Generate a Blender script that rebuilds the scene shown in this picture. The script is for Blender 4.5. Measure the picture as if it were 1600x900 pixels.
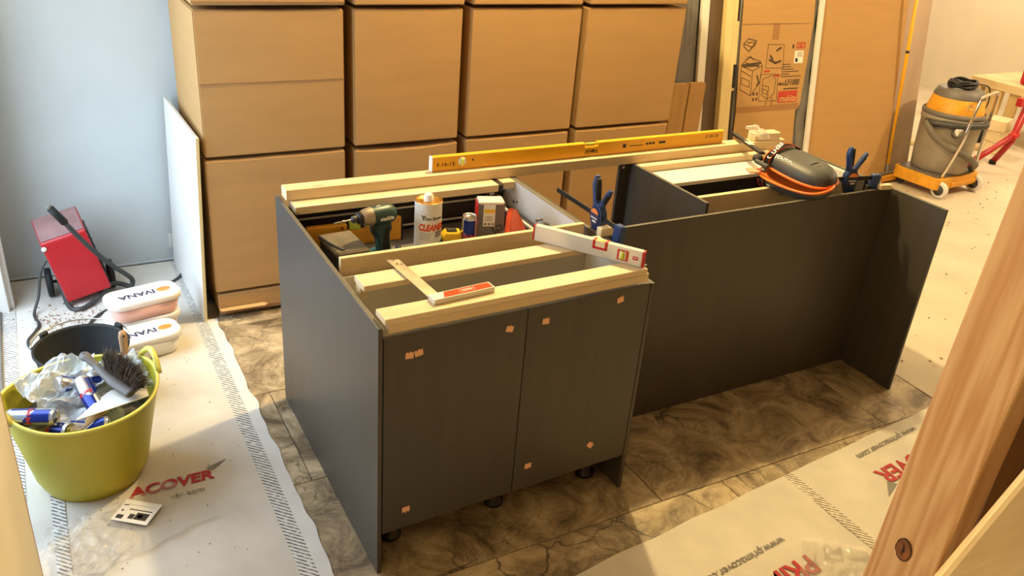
import bpy, bmesh, math, random
from mathutils import Vector, Matrix, Euler, noise
random.seed(7)
PI = math.pi
SC = bpy.context.scene
COL = SC.collection
for o in list(bpy.data.objects):
    bpy.data.objects.remove(o)

# ------------------------------------------------------------------ camera
F_PX = 1321.35
CAM_POS = Vector((-0.6998, -1.8477, 2.0042))
YAW, PITCH, ROLL = 0.5371, 0.4630, 0.0843
fw = Vector((math.sin(YAW)*math.cos(PITCH), math.cos(YAW)*math.cos(PITCH), -math.sin(PITCH)))
rt = Vector((math.cos(YAW), -math.sin(YAW), 0)); up = rt.cross(fw)
r2 = rt*math.cos(ROLL) + up*math.sin(ROLL); u2 = up*math.cos(ROLL) - rt*math.sin(ROLL)
cd = bpy.data.cameras.new('camera'); cam = bpy.data.objects.new('camera', cd); COL.objects.link(cam)
cd.sensor_width = 36; cd.lens = 36*F_PX/1600; cd.clip_start = 0.05
cam.matrix_world = Matrix(((r2.x, u2.x, -fw.x, CAM_POS.x), (r2.y, u2.y, -fw.y, CAM_POS.y), (r2.z, u2.z, -fw.z, CAM_POS.z), (0, 0, 0, 1)))
SC.camera = cam

# ------------------------------------------------------------------ light
SC.view_settings.view_transform = 'Standard'; SC.view_settings.look = 'None'
SC.view_settings.gamma = 1; SC.view_settings.use_curve_mapping = False
SC.view_settings.exposure = 0.25
w = bpy.data.worlds.new('world'); SC.world = w; w.use_nodes = True
w.node_tree.nodes['Background'].inputs[0].default_value = (0.62, 0.78, 1.0, 1)
w.node_tree.nodes['Background'].inputs[1].default_value = 0.5

def lamp(name, loc, power, col, radius=0.06):
    d = bpy.data.lights.new(name, 'POINT'); d.energy = power; d.color = col; d.shadow_soft_size = radius
    o = bpy.data.objects.new(name, d); o.location = loc; COL.objects.link(o); return o
def area(name, loc, target, sx, sy, power, col):
    d = bpy.data.lights.new(name, 'AREA'); d.shape = 'RECTANGLE'; d.size = sx; d.size_y = sy; d.energy = power; d.color = col
    o = bpy.data.objects.new(name, d); o.location = loc; COL.objects.link(o)
    o.rotation_euler = (Vector(target)-Vector(loc)).to_track_quat('-Z', 'Y').to_euler(); return o
WARM = (1.0, 0.76, 0.36)
lamp('ceiling_lamp_and_fill_light', (1.48, 1.48, 3.0), 285, WARM, 0.05)
lamp('ceiling_lamp_and_fill_light', (3.7, 1.5, 3.0), 45, WARM, 0.06)  # added fill, lifts the end panel's shadow on the pale floor
lamp('far_lamp_light', (6.5, 0.6, 2.6), 165, (1.0, 0.76, 0.46), 0.08)
lamp('near_lamp_light', (-0.38, -1.48, 2.30), 7.5, (1.0, 0.78, 0.46), 0.10)
lamp('side_room_fill_light', (7.3, 4.0, 2.4), 85, (1.0, 0.80, 0.54), 0.08)  # added fill to brighten the far cream wall, not a known lamp
area('daylight', (-1.45, 1.45, 1.25), (0.3, 1.75, 0.5), 1.4, 1.9, 58, (0.64, 0.81, 1.0))

# ------------------------------------------------------------------ materials
def lin(c):
    return tuple((x/12.92 if x <= 0.04045 else ((x+0.055)/1.055)**2.4) for x in c)
def hexc(h):
    return lin(tuple(int(h[i:i+2], 16)/255 for i in (0, 2, 4)))
def mat(name, col, rough=0.5, metal=0.0, var=0.0, scale=8.0, stretch=(1, 1, 1), bump=0.0, bscale=60.0, spec=0.5, detail=4.0, col2=None, coat=0.0, alpha=1.0, trans=0.0, sss=0.0):
    if isinstance(col, str): col = hexc(col)
    if isinstance(col2, str): col2 = hexc(col2)
    m = bpy.data.materials.new(name); m.use_nodes = True
    nt = m.node_tree; b = nt.nodes['Principled BSDF']
    b.inputs['Base Color'].default_value = (*col, 1); b.inputs['Roughness'].default_value = rough
    b.inputs['Metallic'].default_value = metal; b.inputs['Specular IOR Level'].default_value = spec
    if coat: b.inputs['Coat Weight'].default_value = coat
    if trans: b.inputs['Transmission Weight'].default_value = trans
    if alpha < 1: b.inputs['Alpha'].default_value = alpha
    if sss:
        b.inputs['Subsurface Weight'].default_value = sss; b.inputs['Subsurface Radius'].default_value = (0.02, 0.012, 0.008)
    if var or col2 or bump:
        tc = nt.nodes.new('ShaderNodeTexCoord'); mp = nt.nodes.new('ShaderNodeMapping')
        mp.inputs['Scale'].default_value = stretch; nt.links.new(tc.outputs['Object'], mp.inputs['Vector'])
        oi = nt.nodes.new('ShaderNodeObjectInfo'); ad = nt.nodes.new('ShaderNodeVectorMath'); ad.operation = 'ADD'
        ml = nt.nodes.new('ShaderNodeMath'); ml.operation = 'MULTIPLY'; ml.inputs[1].default_value = 37.0
        nt.links.new(oi.outputs['Random'], ml.inputs[0]); nt.links.new(mp.outputs[0], ad.inputs[0]); nt.links.new(ml.outputs[0], ad.inputs[1])
    if var or col2:
        n = nt.nodes.new('ShaderNodeTexNoise'); n.inputs['Scale'].default_value = scale; n.inputs['Detail'].default_value = detail
        nt.links.new(ad.outputs[0], n.inputs['Vector'])
        r = nt.nodes.new('ShaderNodeValToRGB'); r.color_ramp.elements[0].position = 0.32; r.color_ramp.elements[1].position = 0.68
        c2 = col2 or tuple(min(1, x*(1+var)) for x in col); c1 = col if col2 else tuple(x*(1-var) for x in col)
        r.color_ramp.elements[0].color = (*c1, 1); r.color_ramp.elements[1].color = (*c2, 1)
        nt.links.new(n.outputs['Fac'], r.inputs[0]); nt.links.new(r.outputs[0], b.inputs['Base Color'])
    if bump:
        n2 = nt.nodes.new('ShaderNodeTexNoise'); n2.inputs['Scale'].default_value = bscale; n2.inputs['Detail'].default_value = 5
        nt.links.new(ad.outputs[0], n2.inputs['Vector'])
        bp = nt.nodes.new('ShaderNodeBump'); bp.inputs['Strength'].default_value = bump; bp.inputs['Distance'].default_value = 0.01
        nt.links.new(n2.outputs['Fac'], bp.inputs['Height']); nt.links.new(bp.outputs[0], b.inputs['Normal'])
    return m

def wood(name, c1, c2, axis='X', rings=9.0, knots=True, contrast=1.0, rough=0.55, dist=3.0, kscale=1.0):
    m = bpy.data.materials.new(name); m.use_nodes = True; nt = m.node_tree; N = nt.nodes; L = nt.links
    b = N['Principled BSDF']; b.inputs['Roughness'].default_value = rough; b.inputs['Specular IOR Level'].default_value = 0.3
    tc = N.new('ShaderNodeTexCoord'); oi = N.new('ShaderNodeObjectInfo')
    ml = N.new('ShaderNodeMath'); ml.operation = 'MULTIPLY'; ml.inputs[1].default_value = 23.0; L.new(oi.outputs['Random'], ml.inputs[0])
    ad = N.new('ShaderNodeVectorMath'); ad.operation = 'ADD'; L.new(tc.outputs['Object'], ad.inputs[0]); L.new(ml.outputs[0], ad.inputs[1])
    mp = N.new('ShaderNodeMapping'); s = {'X': (0.06, 1, 1), 'Y': (1, 0.06, 1), 'Z': (1, 1, 0.06)}[axis]
    mp.inputs['Scale'].default_value = s; L.new(ad.outputs[0], mp.inputs['Vector'])
    n = N.new('ShaderNodeTexNoise'); n.inputs['Scale'].default_value = rings; n.inputs['Detail'].default_value = 2; n.inputs['Distortion'].default_value = 0.4
    L.new(mp.outputs[0], n.inputs['Vector'])
    mu = N.new('ShaderNodeMath'); mu.operation = 'MULTIPLY'; mu.inputs[1].default_value = dist*6; L.new(n.outputs['Fac'], mu.inputs[0])
    sn = N.new('ShaderNodeMath'); sn.operation = 'SINE'; L.new(mu.outputs[0], sn.inputs[0])
    fine = N.new('ShaderNodeTexNoise'); fine.inputs['Scale'].default_value = 160; L.new(mp.outputs[0], fine.inputs['Vector'])
    a2 = N.new('ShaderNodeMath'); a2.operation = 'MULTIPLY_ADD'; a2.inputs[1].default_value = 0.30*contrast; a2.inputs[2].default_value = 0.25
    L.new(sn.outputs[0], a2.inputs[0])
    a3 = N.new('ShaderNodeMath'); a3.operation = 'MULTIPLY_ADD'; a3.inputs[1].default_value = 0.5; L.new(fine.outputs['Fac'], a3.inputs[0]); L.new(a2.outputs[0], a3.inputs[2])
    r = N.new('ShaderNodeValToRGB'); r.color_ramp.elements[0].color = (*hexc(c1), 1); r.color_ramp.elements[1].color = (*hexc(c2), 1)
    r.color_ramp.elements[0].position = 0.15; r.color_ramp.elements[1].position = 0.95
    L.new(a3.outputs[0], r.inputs[0]); out = r.outputs[0]
    if knots:
        vm = N.new('ShaderNodeMapping'); k = 5.0*kscale
        vm.inputs['Scale'].default_value = {'X': (k*0.55, k*2, k*2), 'Y': (k*2, k*0.55, k*2), 'Z': (k*2, k*2, k*0.55)}[axis]
        L.new(ad.outputs[0], vm.inputs['Vector'])
        v = N.new('ShaderNodeTexVoronoi'); v.inputs['Scale'].default_value = 1.0; L.new(vm.outputs[0], v.inputs['Vector'])
        kr = N.new('ShaderNodeValToRGB'); kr.color_ramp.elements[0].position = 0.05; kr.color_ramp.elements[1].position = 0.11
        kr.color_ramp.elements[0].color = (1, 1, 1, 1); kr.color_ramp.elements[1].color = (0, 0, 0, 1)
        L.new(v.outputs['Distance'], kr.inputs[0])
        mx = N.new('ShaderNodeMix'); mx.data_type = 'RGBA'; mx.inputs[7].default_value = (*[x*0.42 for x in hexc(c2)], 1)
        L.new(kr.outputs[0], mx.inputs[0]); L.new(out, mx.inputs[6]); out = mx.outputs[2]
    L.new(out, b.inputs['Base Color'])
    bp = N.new('ShaderNodeBump'); bp.inputs['Strength'].default_value = 0.12; bp.inputs['Distance'].default_value = 0.004
    L.new(a3.outputs[0], bp.inputs['Height']); L.new(bp.outputs[0], b.inputs['Normal'])
    return m

def stone(name):
    m = bpy.data.materials.new(name); m.use_nodes = True; nt = m.node_tree; N = nt.nodes; L = nt.links
    b = N['Principled BSDF']; b.inputs['Roughness'].default_value = 0.42
    tc = N.new('ShaderNodeTexCoord'); oi = N.new('ShaderNodeObjectInfo')
    ml = N.new('ShaderNodeMath'); ml.operation = 'MULTIPLY'; ml.inputs[1].default_value = 51.0; L.new(oi.outputs['Random'], ml.inputs[0])
    ad = N.new('ShaderNodeVectorMath'); ad.operation = 'ADD'; L.new(tc.outputs['Object'], ad.inputs[0]); L.new(ml.outputs[0], ad.inputs[1])
    n1 = N.new('ShaderNodeTexNoise'); n1.inputs['Scale'].default_value = 4.6; n1.inputs['Detail'].default_value = 9; n1.inputs['Roughness'].default_value = 0.74; n1.inputs['Distortion'].default_value = 0.8
    L.new(ad.outputs[0], n1.inputs['Vector'])
    r = N.new('ShaderNodeValToRGB'); e = r.color_ramp.elements
    e[0].position = 0.38; e[0].color = (*hexc('63533f'), 1); e[1].position = 0.64; e[1].color = (*hexc('c9b694'), 1)
    e2 = e.new(0.5); e2.color = (*hexc('9c8a6d'), 1)
    L.new(n1.outputs['Fac'], r.inputs[0])
    # warped cracks
    n2 = N.new('ShaderNodeTexNoise'); n2.inputs['Scale'].default_value = 5; n2.inputs['Detail'].default_value = 5; L.new(ad.outputs[0], n2.inputs['Vector'])
    mx0 = N.new('ShaderNodeMix'); mx0.data_type = 'VECTOR'; mx0.inputs[0].default_value = 0.24; L.new(ad.outputs[0], mx0.inputs[4]); L.new(n2.outputs['Color'], mx0.inputs[5])
    v = N.new('ShaderNodeTexVoronoi'); v.feature = 'DISTANCE_TO_EDGE'; v.inputs['Scale'].default_value = 6.0; L.new(mx0.outputs[1], v.inputs['Vector'])
    vr = N.new('ShaderNodeValToRGB'); vr.color_ramp.elements[0].position = 0.0; vr.color_ramp.elements[0].color = (1, 1, 1, 1); vr.color_ramp.elements[1].position = 0.030; vr.color_ramp.elements[1].color = (0, 0, 0, 1)
    L.new(v.outputs['Distance'], vr.inputs[0])
    n3 = N.new('ShaderNodeTexNoise'); n3.inputs['Scale'].default_value = 1.9; n3.inputs['Detail'].default_value = 2; L.new(ad.outputs[0], n3.inputs['Vector'])
    mr = N.new('ShaderNodeMapRange'); mr.inputs[1].default_value = 0.47; mr.inputs[2].default_value = 0.62; L.new(n3.outputs['Fac'], mr.inputs[0])
    mm = N.new('ShaderNodeMath'); mm.operation = 'MULTIPLY'; L.new(vr.outputs[0], mm.inputs[0]); L.new(mr.outputs[0], mm.inputs[1])
    mx = N.new('ShaderNodeMix'); mx.data_type = 'RGBA'; mx.inputs[7].default_value = (*hexc('3a332b'), 1)
    v2 = N.new('ShaderNodeTexVoronoi'); v2.feature = 'DISTANCE_TO_EDGE'; v2.inputs['Scale'].default_value = 17.0; L.new(mx0.outputs[1], v2.inputs['Vector'])
    vr2 = N.new('ShaderNodeValToRGB'); vr2.color_ramp.elements[0].color = (0.75, 0.75, 0.75, 1); vr2.color_ramp.elements[1].position = 0.05; vr2.color_ramp.elements[1].color = (0, 0, 0, 1); L.new(v2.outputs['Distance'], vr2.inputs[0])
    n5 = N.new('ShaderNodeTexNoise'); n5.inputs['Scale'].default_value = 3.1; n5.inputs['Detail'].default_value = 3; L.new(ad.outputs[0], n5.inputs['Vector'])
    mr5 = N.new('ShaderNodeMapRange'); mr5.inputs[1].default_value = 0.52; mr5.inputs[2].default_value = 0.66; L.new(n5.outputs['Fac'], mr5.inputs[0])
    m5 = N.new('ShaderNodeMath'); m5.operation = 'MULTIPLY'; L.new(vr2.outputs[0], m5.inputs[0]); L.new(mr5.outputs[0], m5.inputs[1])
    m6 = N.new('ShaderNodeMath'); m6.operation = 'MAXIMUM'; L.new(mm.outputs[0], m6.inputs[0]); L.new(m5.outputs[0], m6.inputs[1])
    L.new(m6.outputs[0], mx.inputs[0]); L.new(r.outputs[0], mx.inputs[6]); L.new(mx.outputs[2], b.inputs['Base Color'])
    bp = N.new('ShaderNodeBump'); bp.inputs['Strength'].default_value = 0.25; bp.inputs['Distance'].default_value = 0.006
    L.new(n1.outputs['Fac'], bp.inputs['Height']); L.new(bp.outputs[0], b.inputs['Normal'])
    return m

def stripes(name, base, ink, ang=0.9, sc=70.0):
    """printed dashed band of the floor covering"""
    m = bpy.data.materials.new(name); m.use_nodes = True; nt = m.node_tree; N = nt.nodes; L = nt.links
    b = N['Principled BSDF']; b.inputs['Roughness'].default_value = 0.75
    tc = N.new('ShaderNodeTexCoord'); mp = N.new('ShaderNodeMapping'); mp.inputs['Rotation'].default_value = (0, 0, ang); L.new(tc.outputs['Object'], mp.inputs['Vector'])
    wv = N.new('ShaderNodeTexWave'); wv.inputs['Scale'].default_value = sc; wv.inputs['Distortion'].default_value = 0.15; L.new(mp.outputs[0], wv.inputs['Vector'])
    n = N.new('ShaderNodeTexNoise'); n.inputs['Scale'].default_value = 60; L.new(tc.outputs['Object'], n.inputs['Vector'])
    ml = N.new('ShaderNodeMath'); ml.operation = 'MULTIPLY'; L.new(wv.outputs['Fac'], ml.inputs[0]); L.new(n.outputs['Fac'], ml.inputs[1])
    r = N.new('ShaderNodeValToRGB'); r.color_ramp.elements[0].position = 0.30; r.color_ramp.elements[1].position = 0.36
    r.color_ramp.elements[0].color = (*hexc(base), 1); r.color_ramp.elements[1].color = (*hexc(ink), 1)
    L.new(ml.outputs[0], r.inputs[0]); L.new(r.outputs[0], b.inputs['Base Color']); return m

def film(name, tint, fac, rough=0.12):
    m = bpy.data.materials.new(name); m.use_nodes = True; nt = m.node_tree; N = nt.nodes; L = nt.links
    b = N['Principled BSDF']; b.inputs['Base Color'].default_value = (*hexc(tint), 1); b.inputs['Roughness'].default_value = rough; b.inputs['Specular IOR Level'].default_value = 0.8
    t = N.new('ShaderNodeBsdfTransparent'); mx = N.new('ShaderNodeMixShader')
    fr = N.new('ShaderNodeLayerWeight'); fr.inputs[0].default_value = 0.35
    ma = N.new('ShaderNodeMath'); ma.operation = 'MULTIPLY_ADD'; ma.inputs[1].default_value = 0.5; ma.inputs[2].default_value = fac; ma.use_clamp = True
    L.new(fr.outputs['Fresnel'], ma.inputs[0]); L.new(ma.outputs[0], mx.inputs[0])
    L.new(t.outputs[0], mx.inputs[1]); L.new(b.outputs[0], mx.inputs[2])
    L.new(mx.outputs[0], N['Material Output'].inputs['Surface']); return m

M = dict(
    plaster=mat('plaster', 'c1c7c6', 0.9, var=0.05, scale=2.2, bump=0.06, bscale=25),
    plaster_warm=mat('plaster_cream', 'd8cfbd', 0.9, var=0.04, scale=2.0),
    ceiling=mat('ceiling_paint', 'bfb8ac', 0.9),
    screed=mat('screed', 'a89f92', 0.9, var=0.1, scale=6),
    dust=mat('dusty_cover', 'cfc4b2', 0.85, var=0.07, scale=3.0, bump=0.1, bscale=12),
    grout=mat('grout', 'a59a88', 0.9),
    tile=stone('stone_tile'),
    paper=mat('cover_paper', 'cdc6ba', 0.8, var=0.09, scale=5.5, bump=0.18, bscale=14, detail=8),
    paper_edge=mat('cover_paper_edge', 'd6d3cd', 0.8, var=0.04, scale=10, bump=0.1, bscale=30),
    band=stripes('printed_band', 'd8d4cc', '6a6967', -PI/4, 24.0),
    band_x=stripes('printed_band_light', 'd6cdbb', '6b6458', -PI/4, 24.0),
    ink_red=mat('red_print', 'a8262a', 0.7), ink_grey=mat('grey_print', '7a766e', 0.7), ink_dark=mat('dark_print', '2a2622', 0.7),
    ink_white=mat('white_print', 'e8e4da', 0.6), ink_blue=mat('navy_print', '2c2d52', 0.6), ink_orange=mat('orange_print', 'e8843a', 0.6),
    ink_board=mat('board_print', '4a3724', 0.8), ink_boardred=mat('board_red_print', 'b53a22', 0.75), ink_green=mat('green_print', '2f7a3c', 0.5),
    card=mat('cardboard', 'b28c5a', 0.82, var=0.035, scale=3.0, stretch=(1, 1, 6), bump=0.03, bscale=40, spec=0.25),
    card_pale=mat('cardboard_inner', 'c9a06a', 0.85, var=0.05, scale=5),
    card_dark=mat('cardboard_brown', '94704c', 0.85, var=0.05, scale=3),
    tape_clear=mat('packing_tape', '9a6f42', 0.35),
    charcoal=mat('charcoal_laminate', '46413a', 0.42, var=0.08, scale=5.0, stretch=(5, 5, 0.35), bump=0.02, bscale=60),
    charcoal_edge=mat('charcoal_edge_band', '5c564c', 0.5),
    dark_inside=mat('dark_drawer_front', '2b2622', 0.4),
    drawer_grey=mat('drawer_grey', '6b6660', 0.5),
    melamine=mat('white_melamine', 'dcd8d0', 0.45),
    melamine_dim=mat('dimmed_melamine', 'c9c2b2', 0.45),  # white melamine with the cabinet's dim warm light put into its colour
    rail=mat('drawer_rail', 'd7d3ca', 0.3, metal=0.3),
    black=mat('black_plastic', '171615', 0.45), black_rubber=mat('black_rubber', '111111', 0.7, bump=0.1, bscale=80),
    dark_grey=mat('dark_grey_plastic', '3b3a38', 0.5, var=0.12, scale=9),
    grey=mat('grey_plastic', '6d6862', 0.5, var=0.10, scale=6),
    steel=mat('steel', 'b7b2a8', 0.3, metal=1.0), chrome=mat('chrome', 'd8d4cc', 0.12, metal=1.0),
    worn_steel=mat('worn_steel', 'a89a86', 0.42, metal=0.75, var=0.15, scale=18),
    alu=mat('painted_aluminium', 'd9d5cb', 0.35, metal=0.2),
    pine=wood('pine', 'd2b788', 'ebdab8', 'X', rings=8, contrast=0.5), pine_y=wood('pine_y', 'd2b788', 'ebdab8', 'Y', rings=8, contrast=0.5),
    pine_z=wood('pine_z', 'cfae78', 'e8cf9c', 'Z', rings=8, contrast=0.5),
    fir=wood('fir_post', 'cf9a68', 'ecc899', 'Z', rings=8, contrast=0.8, knots=False, dist=18.0),
    knot=mat('knot_wood', '8a5428', 0.6, var=0.35, scale=40), knot_dark=mat('knot_crack', '3a2212', 0.8),
    birch=mat('pale_wood', 'e6d4b0', 0.5, var=0.05, scale=10),
    yellow=mat('yellow_paint', 'e8aa1e', 0.4, var=0.05, scale=8), yellow_dust=mat('dusty_yellow', 'dd9c26', 0.5, var=0.14, scale=10),
    yellow_bright=mat('yellow_plastic', 'e9bc22', 0.4),
    red=mat('red_enamel', 'b01c22', 0.35, var=0.08, scale=6), red_dust=mat('dusty_red', '8d6b68', 0.7, var=0.22, scale=9),
    red_plastic=mat('red_plastic', 'c02724', 0.4),
    vial=mat('vial_liquid', 'c9d64a', 0.15), vial_clear=mat('vial_clear', 'dcd9c8', 0.1),
    orange=mat('orange_paint', 'dd4408', 0.7, spec=0.2), orange_rubber=mat('orange_rubber', 'e0701f', 0.55), orange_cloth=mat('orange_fabric', 'ff9c7c', 0.9, var=0.08, scale=14, bump=0.2, bscale=120),
    blue=mat('blue_plastic', '1f3a6e', 0.4), blue_can=mat('blue_can', '1a2f86', 0.25, metal=0.4), silver_can=mat('silver_can', 'c6c8cc', 0.25, metal=0.8),
    teal=mat('teal_plastic', '1e5a5c', 0.45), teal_dark=mat('dark_teal_plastic', '1b3a38', 0.42), teal_blue=mat('blue_teal_plastic', '1d6478', 0.5),
    lime=mat('lime_tub_plastic', 'bcb02c', 0.42, var=0.07, scale=5, sss=0.0), lime_rim=mat('lime_tub_rim', 'dcd362', 0.4),
    tub=mat('translucent_white_plastic', 'e4d6cb', 0.35, sss=0.3), tub_pink=mat('pinkish_contents', 'dfae9c', 0.4, sss=0.3), tub_white=mat('white_tub_plastic', 'e3ddd2', 0.4),
    copper=mat('tape_scrap', 'efb98e', 0.6),
    white_label=mat('white_label', 'e6e2da', 0.6),
    sheet_white=film('white_film', 'dfe6ea', 0.55, 0.25), sheet_clear=film('clear_film', 'e8e2d6', 0.16, 0.1),
    wrap=mat('grey_wrap', '6e6a66', 0.35, var=0.14, scale=6, bump=0.3, bscale=18),
    cream=mat('cream_paint', 'd9c48e', 0.5, var=0.04, scale=9), white_paint=mat('white_paint', 'dcd8d0', 0.45),
    bristle=mat('bristle', '4f4238', 0.8, var=0.3, scale=60), brush_body=mat('grey_brush_wood', '5c554e', 0.5, var=0.15, scale=12),
    handle_wood=wood('brush_handle', '8f6b48', 'c6a27a', 'Z', rings=20, knots=False), gold=mat('lacquered_tin', 'd3a65c', 0.25, metal=0.9),
    cloth_dark=mat('strap_webbing', '201d1b', 0.85), taupe=mat('taupe_plaster', 'b09a86', 0.9, var=0.03, scale=3),
)

# ------------------------------------------------------------------ mesh helpers
class MB:
    def __init__(s): s.bm = bmesh.new()
    def _tag(s, verts, mi):
        fs = set()
        for v in verts:
            for f in v.link_faces: fs.add(f)
        for f in fs: f.material_index = mi
    def box(s, x0, x1, y0, y1, z0, z1, bev=0.0, mi=0, mtx=None, seg=1):
        b = bmesh.new(); bmesh.ops.create_cube(b, size=1)
        for v in b.verts: v.co = Vector(((x0+x1)/2+v.co.x*(x1-x0), (y0+y1)/2+v.co.y*(y1-y0), (z0+z1)/2+v.co.z*(z1-z0)))
        if bev: bmesh.ops.bevel(b, geom=b.edges[:], offset=bev, segments=seg, affect='EDGES', profile=0.5)
        return s._merge(b, mi, mtx)
    def _merge(s, b, mi=0, mtx=None, smooth=False):
        mp = {}
        for v in b.verts: mp[v] = s.bm.verts.new(mtx @ v.co if mtx else v.co)
        for f in b.faces:
            try:
                g = s.bm.faces.new([mp[v] for v in f.verts]); g.material_index = mi; g.smooth = smooth or f.smooth
            except ValueError: pass
        b.free(); return s
    def prism(s, poly, z0, z1, mtx=None, mi=0, bev=0.0):
        b = bmesh.new(); vs = [b.verts.new((x, y, z0)) for x, y in poly]; f = b.faces.new(vs)
        r = bmesh.ops.extrude_face_region(b, geom=[f])
        for v in r['geom']:
            if isinstance(v, bmesh.types.BMVert): v.co.z = z1
        if bev: bmesh.ops.bevel(b, geom=b.edges[:], offset=bev, segments=1, affect='EDGES')
        bmesh.ops.recalc_face_normals(b, faces=b.faces[:])
        return s._merge(b, mi, mtx)
    def lathe(s, prof, n=32, mtx=None, mi=0, sx=1.0, sy=1.0, smooth=True, fn=None):
        b = bmesh.new(); rings = []
        for r, z in prof:
            if r < 1e-6: rings.append([b.verts.new((0, 0, z))]); continue
            rings.append([b.verts.new((r*sx*math.cos(2*PI*i/n), r*sy*math.sin(2*PI*i/n), z)) for i in range(n)])
        for a, c in zip(rings, rings[1:]):
            for i in range(n):
                j = (i+1) % n
                if len(a) == 1 and len(c) == 1: continue
                if len(a) == 1: q = [a[0], c[j], c[i]]
                elif len(c) == 1: q = [a[i], a[j], c[0]]
                else: q = [a[i], a[j], c[j], c[i]]
                f = b.faces.new(q); f.smooth = smooth
        if fn:
            for v in b.verts: v.co = fn(v.co)
        return s._merge(b, mi, mtx)
    def tube(s, pts, r, n=10, mtx=None, mi=0, closed=False, caps=True, flat=None):
        pts = [Vector(p) for p in pts]; b = bmesh.new(); rings = []; N = len(pts)
        rr = r if isinstance(r, (list, tuple)) else [r]*N
        ref = None
        for i, p in enumerate(pts):
            if closed: t = pts[(i+1) % N]-pts[i-1]
            else: t = pts[min(i+1, N-1)]-pts[max(i-1, 0)]
            t.normalize()
            if ref is None: ref = Vector((0, 0, 1)) if abs(t.z) < 0.9 else Vector((1, 0, 0))
            a = (ref-t*ref.dot(t)).normalized(); c = t.cross(a); ref = a
            k = flat or 1.0
            rings.append([b.verts.new(p+(a*math.cos(2*PI*j/n)*k+c*math.sin(2*PI*j/n))*rr[i]) for j in range(n)])
        pr = list(zip(rings, rings[1:])) + ([(rings[-1], rings[0])] if closed else [])
        for a, c in pr:
            for j in range(n):
                f = b.faces.new([a[j], a[(j+1) % n], c[(j+1) % n], c[j]]); f.smooth = True
        if caps and not closed: b.faces.new(rings[0][::-1]); b.faces.new(rings[-1])
        bmesh.ops.recalc_face_normals(b, faces=b.faces[:])
        return s._merge(b, mi, mtx)
    def grid(s, nx, ny, fn, mi=0, smooth=True, thick=0.0):
        b = bmesh.new(); V = [[b.verts.new(fn(i/nx, j/ny)) for j in range(ny+1)] for i in range(nx+1)]
        for i in range(nx):
            for j in range(ny):
                f = b.faces.new([V[i][j], V[i+1][j], V[i+1][j+1], V[i][j+1]]); f.smooth = smooth
        if thick: bmesh.ops.solidify(b, geom=b.faces[:], thickness=thick)
        return s._merge(b, mi)
    def build(s, name, mats, parent=None, loc=None, rot=None, kind=None, label=None):
        me = bpy.data.meshes.new(name); s.bm.normal_update(); s.bm.to_mesh(me); s.bm.free()
        for m in (mats if isinstance(mats, (list, tuple)) else [mats]): me.materials.append(m)
        o = bpy.data.objects.new(name, me); COL.objects.link(o)
        if parent: o.parent = parent
        if loc is not None: o.location = loc
        if rot is not None: o.rotation_euler = rot
        if kind: o['kind'] = kind
        if label: o['label'] = label
        return o

def rbox(x0, x1, y0, y1, z0, z1, bev=0.0, mi=0, seg=1): return MB().box(x0, x1, y0, y1, z0, z1, bev, mi, None, seg)
def tag(o, label, cat, group=None):
    o['label'] = label; o['category'] = cat
    if group: o['group'] = group
    return o
def thing(name, label, cat, loc=(0, 0, 0), rot=(0, 0, 0), group=None):
    o = bpy.data.objects.new(name, None); COL.objects.link(o); o.empty_display_size = 0.05
    o.location = loc; o.rotation_euler = rot
    return tag(o, label, cat, group)
def struct(o): o['kind'] = 'structure'; return o
def text(name, body, size, m, parent, mtx, bold=0.0, shear=0.0, depth=0.0004, align='CENTER', xs=1.0, bend=0.0, sp=1.0):
    """flat printed lettering, turned into a mesh; bend = radius of a cylinder (axis local Y)"""
    c = bpy.data.curves.new(name, 'FONT'); c.body = body; c.size = size; c.align_x = align; c.align_y = 'CENTER'
    c.offset = bold; c.shear = shear; c.extrude = depth; c.resolution_u = 3; c.space_character = sp
    t = bpy.data.objects.new(name+'_tmp', c); COL.objects.link(t)
    dg = bpy.context.evaluated_depsgraph_get(); me = bpy.data.meshes.new_from_object(t.evaluated_get(dg)); me.name = name
    bpy.data.objects.remove(t); bpy.data.curves.remove(c)
    me.materials.clear(); me.materials.append(m)
    for v in me.vertices:
        v.co.x *= xs
        if bend:
            a = v.co.x/bend; R = bend+v.co.z
            v.co = Vector((R*math.sin(a), v.co.y, R*math.cos(a)-bend))
    o = bpy.data.objects.new(name, me); COL.objects.link(o); o.parent = parent; o.matrix_local = mtx; return o
def basis(o, ex, ey, ez=None):
    ex = Vector(ex).normalized(); ey = Vector(ey); ey = (ey-ex*ey.dot(ex)).normalized(); ez = ex.cross(ey)
    return Matrix(((ex.x, ey.x, ez.x, o[0]), (ex.y, ey.y, ez.y, o[1]), (ex.z, ey.z, ez.z, o[2]), (0, 0, 0, 1)))
def arc(c, r, a0, a1, n): return [(c[0]+r*math.cos(a0+(a1-a0)*i/n), c[1]+r*math.sin(a0+(a1-a0)*i/n)) for i in range(n+1)]
def smooth_path(pts, n=6):
    P = [Vector(p) for p in pts]; out = []
    for i in range(len(P)-1):
        p0 = P[max(i-1, 0)]; p1 = P[i]; p2 = P[i+1]; p3 = P[min(i+2, len(P)-1)]
        for k in range(n):
            t = k/n
            out.append(0.5*((2*p1)+(p2-p0)*t+(2*p0-5*p1+4*p2-p3)*t*t+(3*p1-p0-3*p2+p3)*t**3))
    out.append(P[-1]); return out
def rrect(w, h, r, n=5):
    p = []
    for cx, cy, a in ((w/2-r, h/2-r, 0), (-w/2+r, h/2-r, PI/2), (-w/2+r, -h/2+r, PI), (w/2-r, -h/2+r, 1.5*PI)):
        p += arc((cx, cy), r, a, a+PI/2, n)
    return p

H = 0.876
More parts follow.
